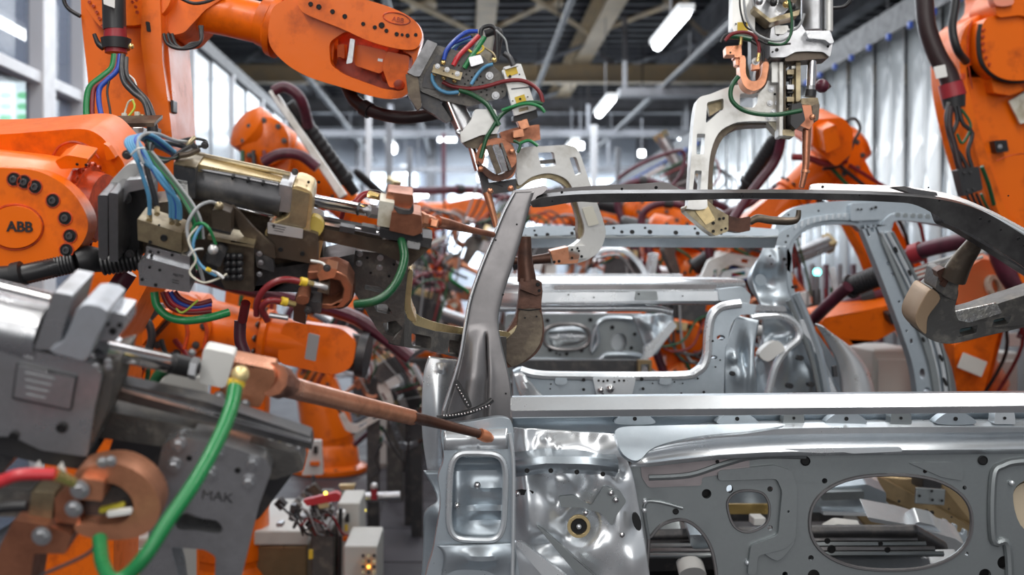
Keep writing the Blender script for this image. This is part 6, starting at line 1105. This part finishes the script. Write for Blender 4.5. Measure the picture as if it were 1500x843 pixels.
g('copper_block', rc([(1063, 68), (1086, 66), (1087, 84), (1076, 84), (1076, 80), (1064, 80)], 1), .04, COPPERL, -.09); g('copper_block', rc([(1077, 84), (1092, 83), (1092, 96), (1078, 95)], 1), .03, COPPERL, -.08); g('copper_lug', rc([(1102, 92), (1112, 91), (1113, 101), (1102, 102)], 1), .02, COPPERL, -.11); bolts(t, [(1107, 90, 4)], GA.sh(-.11), 4, 'bolt'); bolts(t, [(1070, 77, 1.5)], GA.sh(-.092), 1.5, 'hole')
H([(1062, 60), (1072, 50), (1090, 47), (1104, 52), (1111, 64), (1112, 78)], 2.6, DRED, 2.76); H([(1064, 54), (1080, 54), (1100, 58)], 4, DGREEN, 2.8); H([(1056, 62), (1062, 52), (1076, 48)], 2, BLACK, 2.77); MB().cyl((1085, 66, 2.78), (1086, 54, 2.78), 2.6, 2.6, 8).build('brass_fitting', BRASS, t); MB().cyl((1112, 78, 2.76), (1110, 90, 2.76), 2.8, 2.6, 8).build('brass_fitting', BRASS, t)
H([(1082, 112), (1073, 124), (1070, 138), (1074, 150), (1088, 161), (1110, 167), (1140, 168), (1174, 162)], 3.4, DGREEN, 2.74)
H([(1088, -30), (1092, 20), (1104, 45), (1120, 56), (1140, 60), (1158, 52), (1162, 30)], 1.8, GREY, 2.74); H([(1150, -20), (1158, 12), (1160, 35), (1156, 56), (1145, 65), (1125, 62)], 2, DGREEN, 2.73); H([(1178, 20), (1174, 32), (1166, 42), (1154, 46)], 2, GREY, 2.74); H([(1215, 12), (1235, 10), (1246, 0), (1252, -20)], 2.6, BLACK, 2.9); H([(1110, 58), (1130, 66), (1158, 64)], 1.6, BLACK, 2.75); H([(1100, 60), (1116, 72), (1118, 90)], 2.2, BLACK, 2.78); H([(1084, -30), (1084, 10), (1092, 38), (1106, 46)], 1.4, BLACK, 2.75)
hose('black_hose', [(1200, 130, 3.2), (1208, 124, 3.2), (1214, 130, 3.2)], 5, DKHOSE, t); MB().ball(P(1204, 126, 3.1), .02, 8).build('maroon_cap', MAROON, t)
# lower jaw passing behind the roof
JW = Pl(2.9)
o = MB().prism(rc([(1003, 302), (1036, 293), (1050, 306), (1068, 316), (1067, 339), (1048, 346), (1036, 338), (1004, 310)], 3), JW, .06).build('lower_jaw', BRASSY, t, bev=.005); pz('jaw_face', rc([(1015, 300), (1034, 296), (1048, 322), (1034, 330), (1020, 312)], 2), JW.sh(-.004), .01, GOLD, o)
bolts(o, [(1054, 321, 2.4), (1060, 320, 2.4), (1057, 337, 2), (1063, 335, 2), (1045, 327, 2.6), (1045, 339, 2.6)], JW.sh(-.003), 2, 'hole'); pz('electrode_holder', rc([(1067, 316), (1082, 320), (1099, 317), (1099, 338), (1085, 341), (1067, 338)], 2), JW, .05, COPPERD, t)
hose('lower_electrode', [(1098, 326, 2.92), (1110, 320, 2.92), (1130, 323, 2.92), (1158, 324, 2.92), (1168, 320, 2.92), (1170, 308, 2.92)], [5, 6, 6, 6, 4.5, 3.5], BROWN, t)

# ============================================================ ROBOT AND GUN AT THE RIGHT EDGE
t = thing('welding_robot', 'tall orange robot at the right edge with dark hoses hanging beside it', 'robot', V3(P(1600, 400, 4.544).x, 4.544, 0)); r3 = t
R3 = Pl(4.402, .05, -.05)
MB().prism(cr([(1425, 26), (1412, 40), (1404, 70), (1405, 120), (1416, 180), (1434, 245), (1455, 300), (1490, 335), (1560, 420), (1640, 420), (1640, -80), (1470, -80), (1455, 4)], 5, True), R3, .25).build('lower_arm', ORANGE, t, bev=.02, seg=3)
pz('column', rc([(1545, 330), (1680, 330), (1680, 900), (1575, 900)], 10), R3.sh(.02), .25, ORANGE, t, bev=.02)
pz('arm_edge_face', cr([(1428, 30), (1418, 45), (1416, 100), (1426, 160), (1450, 240), (1475, 310), (1500, 345), (1500, 420), (1470, 330), (1440, 255), (1420, 185), (1408, 125), (1406, 70), (1414, 40)], 4, True), R3.sh(-.02), .03, ORANGE2, t, bev=.008)
MB().prism(cr([(1440, 35), (1462, 22), (1520, 20), (1560, 60), (1540, 108), (1490, 118), (1458, 110), (1440, 85)], 5, True), R3.sh(-.10), .12).build('joint_housing', ORANGE, t, bev=.02, seg=3)
MB().tube([R3.sh(-.085)(x, y) for x, y in cr([(1437, 36), (1434, 60), (1438, 90), (1455, 110), (1480, 118), (1510, 116)], 6)], .012, 8).build('joint_groove', HOLE, t)
bolts(t, [(1441, 44), (1440, 54), (1440, 64), (1441, 74), (1444, 84), (1449, 94)], R3.sh(-.105), 2.4, 'osocket')
MB().prism(rc([(1456, 6), (1475, -30), (1600, -60), (1600, 60), (1530, 34), (1495, 22), (1462, 26)], 6), R3.sh(-.12), .2).build('upper_arm', ORANGE, t, bev=.02, seg=3); pz('pink_cap', blob([(1455, -10), (1480, -10), (1484, 6), (1460, 8)]), R3.sh(-.14), .04, mat('faded_salmon', (.85, .30, .20), 0, .45), t)
pz('motor_block', rc([(1452, 114), (1490, 118), (1500, 132), (1480, 140), (1456, 136)], 4), R3.sh(-.06), .06, ORANGE2, t, bev=.01); pz('white_label', rc([(1478, 148), (1520, 122), (1560, 160), (1495, 182)], 2), R3.sh(-.03), .01, OFFW, t)
pz('black_box', rc([(1456, 206), (1475, 205), (1478, 222), (1460, 224)], 2), R3.sh(-.04), .04, BLACK, t); bolts(t, [(1465, 215, 2.4)], R3.sh(-.045), 2, 'bolt'); pz('slot', rc([(1408, 108), (1414, 107), (1414, 117), (1409, 117)], 1), R3.sh(-.04), .02, REDOR, t); hose('seam', [(1460, 236, 4.331), (1480, 228, 4.303), (1510, 224, 4.303)], .8, REDOR, t)
MB().tube([R3.sh(-.022)(x, y) for x, y in cr([(1424, 30), (1418, 50), (1418, 90), (1424, 130)], 6)], .003, 6).build('casting_seam', REDOR, t)
hose('thick_hose', [(1350, -60, 4.118), (1354, 0, 4.118), (1358, 40, 4.118), (1372, 80, 4.118), (1388, 108, 4.118), (1394, 130, 4.118)], [13, 13, 13, 13.5, 14, 14], DKHOSE, t); pz('white_tag', rc(ob(1378, 105, 17, 18, -12), 1), Pl(4.019), .004, WHITE, t, bev=0)
hose('red_collar', [(1392, 122, 4.090), (1397, 142, 4.090)], [17, 18], REDM, t); hose('pack_clamp', [(1396, 140, 4.090), (1398, 158, 4.090)], [17, 15], BLACK, t)
hose('second_hose', [(1404, -60, 4.260), (1400, 0, 4.260), (1395, 40, 4.260), (1402, 72, 4.260), (1415, 90, 4.331)], 6, BLACK, t)
for i, pts in enumerate(([(1392, 156), (1390, 185), (1398, 215), (1404, 240), (1408, 250)], [(1398, 156), (1402, 178), (1394, 205), (1410, 232), (1418, 248)], [(1404, 156), (1410, 180), (1424, 196), (1418, 222), (1424, 246)], [(1408, 160), (1422, 184), (1410, 210), (1402, 196)], [(1390, 150), (1386, 175), (1392, 205), (1402, 235), (1412, 250)])):
    hose('cable', [(x, y, 4.061) for x, y in pts], (5, 3, 3, 2, 3)[i], (DKHOSE, BLACK, BLACK, DGREEN, BSTEEL)[i], t)
o = pz('cable_block', rc([(1402, 248), (1434, 244), (1440, 278), (1412, 288)], 3), Pl(4.033), .05, BLACK, t); bolts(o, [(1413, 253), (1422, 252), (1418, 279), (1427, 277)], Pl(4.026), 2, 'socket')
for i in range(4): hose('cable', [(1416+i*7, 284, 4.061), (1422+i*7, 298, 4.075), (1430+i*7, 312, 4.118)], 2, (BSTEEL, BLACK, BLACK, DGREEN)[i], t)
hose('cable', [(1438, 244, 4.118), (1448, 270, 4.146), (1456, 300, 4.189)], 3, DGREEN, t)
hose('hose', [(1460, 340, 4.544), (1468, 380, 4.544), (1492, 420, 4.544), (1540, 450, 4.544)], 16, MAROON, t)

t = thing('spot_welding_gun', 'dark grey C-shaped electrode arm at the right edge with silver foil patch', 'welding gun', P(1450, 470, 2.55))
GE = Pl(2.62, .0, -.25)
MB().prism(cr([(1364, 424), (1353, 445), (1344, 468), (1350, 488), (1368, 500), (1395, 504), (1440, 494), (1500, 480), (1600, 456), (1640, 445), (1640, 395), (1560, 412), (1500, 433), (1468, 443), (1430, 456), (1406, 460), (1399, 452), (1404, 430), (1400, 418), (1385, 412)], 4, True), GE, .07, [rc([(1407, 482), (1432, 477), (1430, 488), (1404, 495)], 2), rc([(1456, 469), (1482, 463), (1478, 474), (1453, 480)], 2)]).build('c_frame', GUNM, t, bev=.008, seg=2)
for h_ in (rc([(1406, 482), (1432, 477), (1430, 490), (1404, 496)], 2), rc([(1456, 469), (1482, 463), (1478, 476), (1453, 481)], 2)): pz('pocket_floor', h_, GE.sh(.03), .02, mat('teal_grey', (.10, .16, .18), .4, .4) if 'teal_grey' not in MATS else MATS['teal_grey'], t)
pz('tan_side', cr([(1364, 424), (1378, 438), (1360, 465), (1357, 490), (1344, 478), (1342, 462), (1352, 440)], 4, True), GE.sh(-.02), .09, mat('tan_worn_edge', (.36, .25, .16), .4, .45), t)
pz('foil_patch', rc([(1399, 457), (1460, 444), (1468, 459), (1420, 473), (1404, 470)], 3), GE.sh(-.006), .006, mat('foil', (.85, .84, .80), .95, .28, (.62, .60, .54), 40, .4, .6, .8, 90), t)
MB().prism(rc([(1376, 398), (1386, 394), (1406, 410), (1400, 440), (1388, 436), (1370, 424)], 3), GE.sh(-.02), .07).build('holder_socket', GUNM, t, bev=.006); pz('copper_ring', rc([(1388, 402), (1394, 404), (1384, 422), (1378, 418)], 2), GE.sh(-.03), .02, COPPERD, t); pz('copper_ring', rc([(1372, 398), (1384, 392), (1390, 400), (1378, 414)], 2), GE.sh(-.026), .03, COPPERD, t)
MB().rod([(1396, 408, 2.6), (1408, 385, 2.58), (1424, 362, 2.56), (1432, 348, 2.54)], [19, 16, 13, 9], 16).build('electrode_boot', BROWN, t); MB().rod([(1431, 349, 2.54), (1439, 345, 2.53)], [5, 4], 12).build('electrode_tip', COPPERL, t)

# ============================================================ BOXES AND GEAR ON THE FLOOR, LOWER LEFT OF THE CAR
FL = 5.6
t = thing('junction_box', 'light grey floor box with a cluster of round connectors, beside the aisle', 'box', V3(P(526, 820, 4.6).x, 4.6, 0))
def fb(nm, x0, y0, x1, y1, d, th, m, par, bev=.01):
    a = P(x0, y0, d); b = P(x1, y1, d); return MB().box(((a.x+b.x)/2, d+th/2, (a.z+b.z)/2), b.x-a.x, th, a.z-b.z).build(nm, m, par, bev=bev)
bot_ = 400+CZ*F/4.6
fb('box_body', 503, 800, 553, bot_, 4.6, .35, CABIN, t)
for i in range(4):
    for j in range(3): MB().cyl((532+j*8, 815+i*8, 4.58), (532+j*8, 815+i*8, 4.5), 3, 3, 8).build('connector', (LEDO if (i, j) == (2, 1) else BRASSY if (i+j) % 2 else BLACK), t)
t = thing('controller_box', 'tall light grey control box with orange warning strip standing behind the floor box', 'box', V3(P(512, 760, 5).x, 5, 0))
fb('box_body', 494, 737, 527, 400+CZ*F/5.0, 5.0, .3, CABIN, t); fb('warning_strip', 502, 786, 524, 794, 4.98, .02, ORANGE, t, .002); fb('black_window', 505, 754, 511, 766, 4.98, .02, BLACK, t, .002); fb('yellow_mark', 505, 770, 509, 779, 4.98, .02, YELLOW, t, .002)
hose('post', [(499, 745, 4.8), (498, 800, 4.8), (496, 880, 4.8)], 3, BLACK, t); fb('post_head', 492, 750, 505, 762, 4.85, .06, WHITE, t)
t = thing('tip_dresser', 'cluttered dark tip dresser unit with red bar and hoses above the brown box', 'machine', V3(P(450, 740, 4.9).x, 4.9, 0))
fb('stand', 455, 770, 490, 400+CZ*F/5.0, 4.95, .2, GUNM, t)
rnd_ = random.Random(3)
for i in range(26):
    x = 408+rnd_.random()*84; y = 738+rnd_.random()*38; pz(('gear_block', 'clamp_block', 'valve')[i % 3], rc(ob(x, y, 6+rnd_.random()*12, 4+rnd_.random()*8, rnd_.random()*180), 1), Pl(4.75+rnd_.random()*.15), .06, (BSTEEL, ALU, BROWN, BLACK, GUNM, GREY)[i % 6], t)
for i in range(12):
    x = 410+i*6; hose('cable', [(x, 740+i % 4*5, 4.72), (x+12, 752+i % 5*6, 4.68), (x+24, 760+i % 3*10, 4.7), (x+34, 785, 4.75)], 1.6, (BLACK, GREY, BSTEEL, DRED)[i % 4], t)
pz('red_bar', rc([(443, 734), (492, 722), (499, 726), (498, 734), (450, 742)], 2), Pl(4.7), .05, RED, t); pz('golden_clamp', rc([(465, 740), (480, 736), (482, 744), (468, 746)], 1), Pl(4.7), .04, GOLD, t); MB().ball(P(477, 723, 4.7), .008, 6).build('indicator', LEDY, t)
fb('yellow_mark', 452, 807, 458, 820, 4.7, .02, YELLOW, t, .002)
t = thing('tip_dresser', 'second tip dresser with chrome barrel pointing at the aisle, behind the red bar', 'machine', V3(P(520, 720, 5.6).x, 5.6, 0))
fb('stand', 505, 730, 530, 400+CZ*F/5.8, 5.8, .15, GUNM, t); MB().cyl((520, 729, 5.6), (586, 727, 5.6), 7, 7, 16).build('chrome_barrel', ALU, t); MB().cyl((548, 732, 5.5), (548, 716, 5.5), 5, 5, 10).build('red_bottle', REDM, t); MB().ball(P(548, 713, 5.5), .02, 8).build('bottle_cap', SILV, t)
for i in range(12):
    x = 445+rnd_.random()*80; y = 716+rnd_.random()*16; pz('gear_block', rc(ob(x, y, 10+rnd_.random()*10, 4+rnd_.random()*6, rnd_.random()*60), 1), Pl(5.55+rnd_.random()*.1), .06, (BSTEEL, DGREEN, BROWN, BLACK, GUNM)[i % 5], t)
pz('golden_clamp', rc([(496, 712), (520, 711), (518, 718), (500, 718)], 1), Pl(5.45), .05, GOLD, t); MB().ball(P(534, 748, 5.5), .008, 6).build('indicator', LEDY, t)
t = thing('plinth', 'flat brown and grey plinth low at the left under the tip dresser', 'plinth', V3(P(410, 800, 5).x, 5, 0)); fb('plinth_body', 350, 800, 450, 400+CZ*F/5.2, 5.2, .7, BROWNP, t); fb('plinth_top', 348, 778, 452, 800, 5.18, .74, CABIN, t)
t = thing('pedestal_sign', 'white pedestal plate with orange label beside the base of the aisle robot', 'sign', V3(P(458, 660, 6.4).x, 6.4, 0))
pz('plate', rc([(456, 646), (470, 646), (473, 696), (442, 697)], 2), Pl(6.4), .05, WHITE, t); pz('black_window', rc(ob(462, 660, 6, 11, 0), 1), Pl(6.38), .02, BLACK, t); pz('orange_label', ob(461, 680, 14, 6, 0), Pl(6.38), .02, ORANGE, t); pz('plate_foot', [(456, 697), (460, 697), (460, 800), (456, 800)], Pl(6.42), .05, GREYB, t)
t = thing('floor_clutter_hose', 'loose black hoses hanging in the aisle left of the car', 'hose', P(585, 640, 5.8)); hose('hose', [(560, 625, 5.8), (575, 655, 5.8), (590, 675, 5.8), (592, 690, 5.8), (600, 640, 5.8)], 2, BLACK, t); hose('hose', [(545, 700, 6), (556, 690, 6), (550, 672, 6), (560, 650, 6)], 1.6, BLACK, t)
t = thing('gear_stack', 'dense blurred stack of hoses, blocks and fittings left of the pillar', 'machinery', V3(P(600, 600, 7.4).x, 7.4, 0))
fb('stand', 566, 560, 590, 400+CZ*F/7.6, 7.6, .3, GUNM, t)
for i in range(120):
    x = 520+rnd_.random()*150; y = 350+rnd_.random()*290; d_ = 7.3+rnd_.random()*.9; r_ = rnd_.random()
    if x > 655 and y > 520: continue
    if i % 3 == 0: hose('hose', [(x, y, d_), (x+rnd_.uniform(-20, 20), y+14, d_-.1), (x+rnd_.uniform(-26, 26), y+rnd_.uniform(10, 34), d_), (x+rnd_.uniform(-26, 26), y+rnd_.uniform(10, 50), d_)], 1.6+r_*2, (BLACK, DRED, GREEN, GREY, BSTEEL, MAROON)[i//3 % 6], t)
    else: pz(('fitting_block', 'housing')[i % 2], rc(ob(x, y, 8+r_*20, 5+rnd_.random()*12, rnd_.uniform(-50, 50)), 1.5), Pl(d_), .1, (ALU, COPPER, GUNM, CABIN, BSTEEL, ORANGE, BROWN, OFFW, COPPERL, BSTEEL)[i % 10], t, bev=.004)
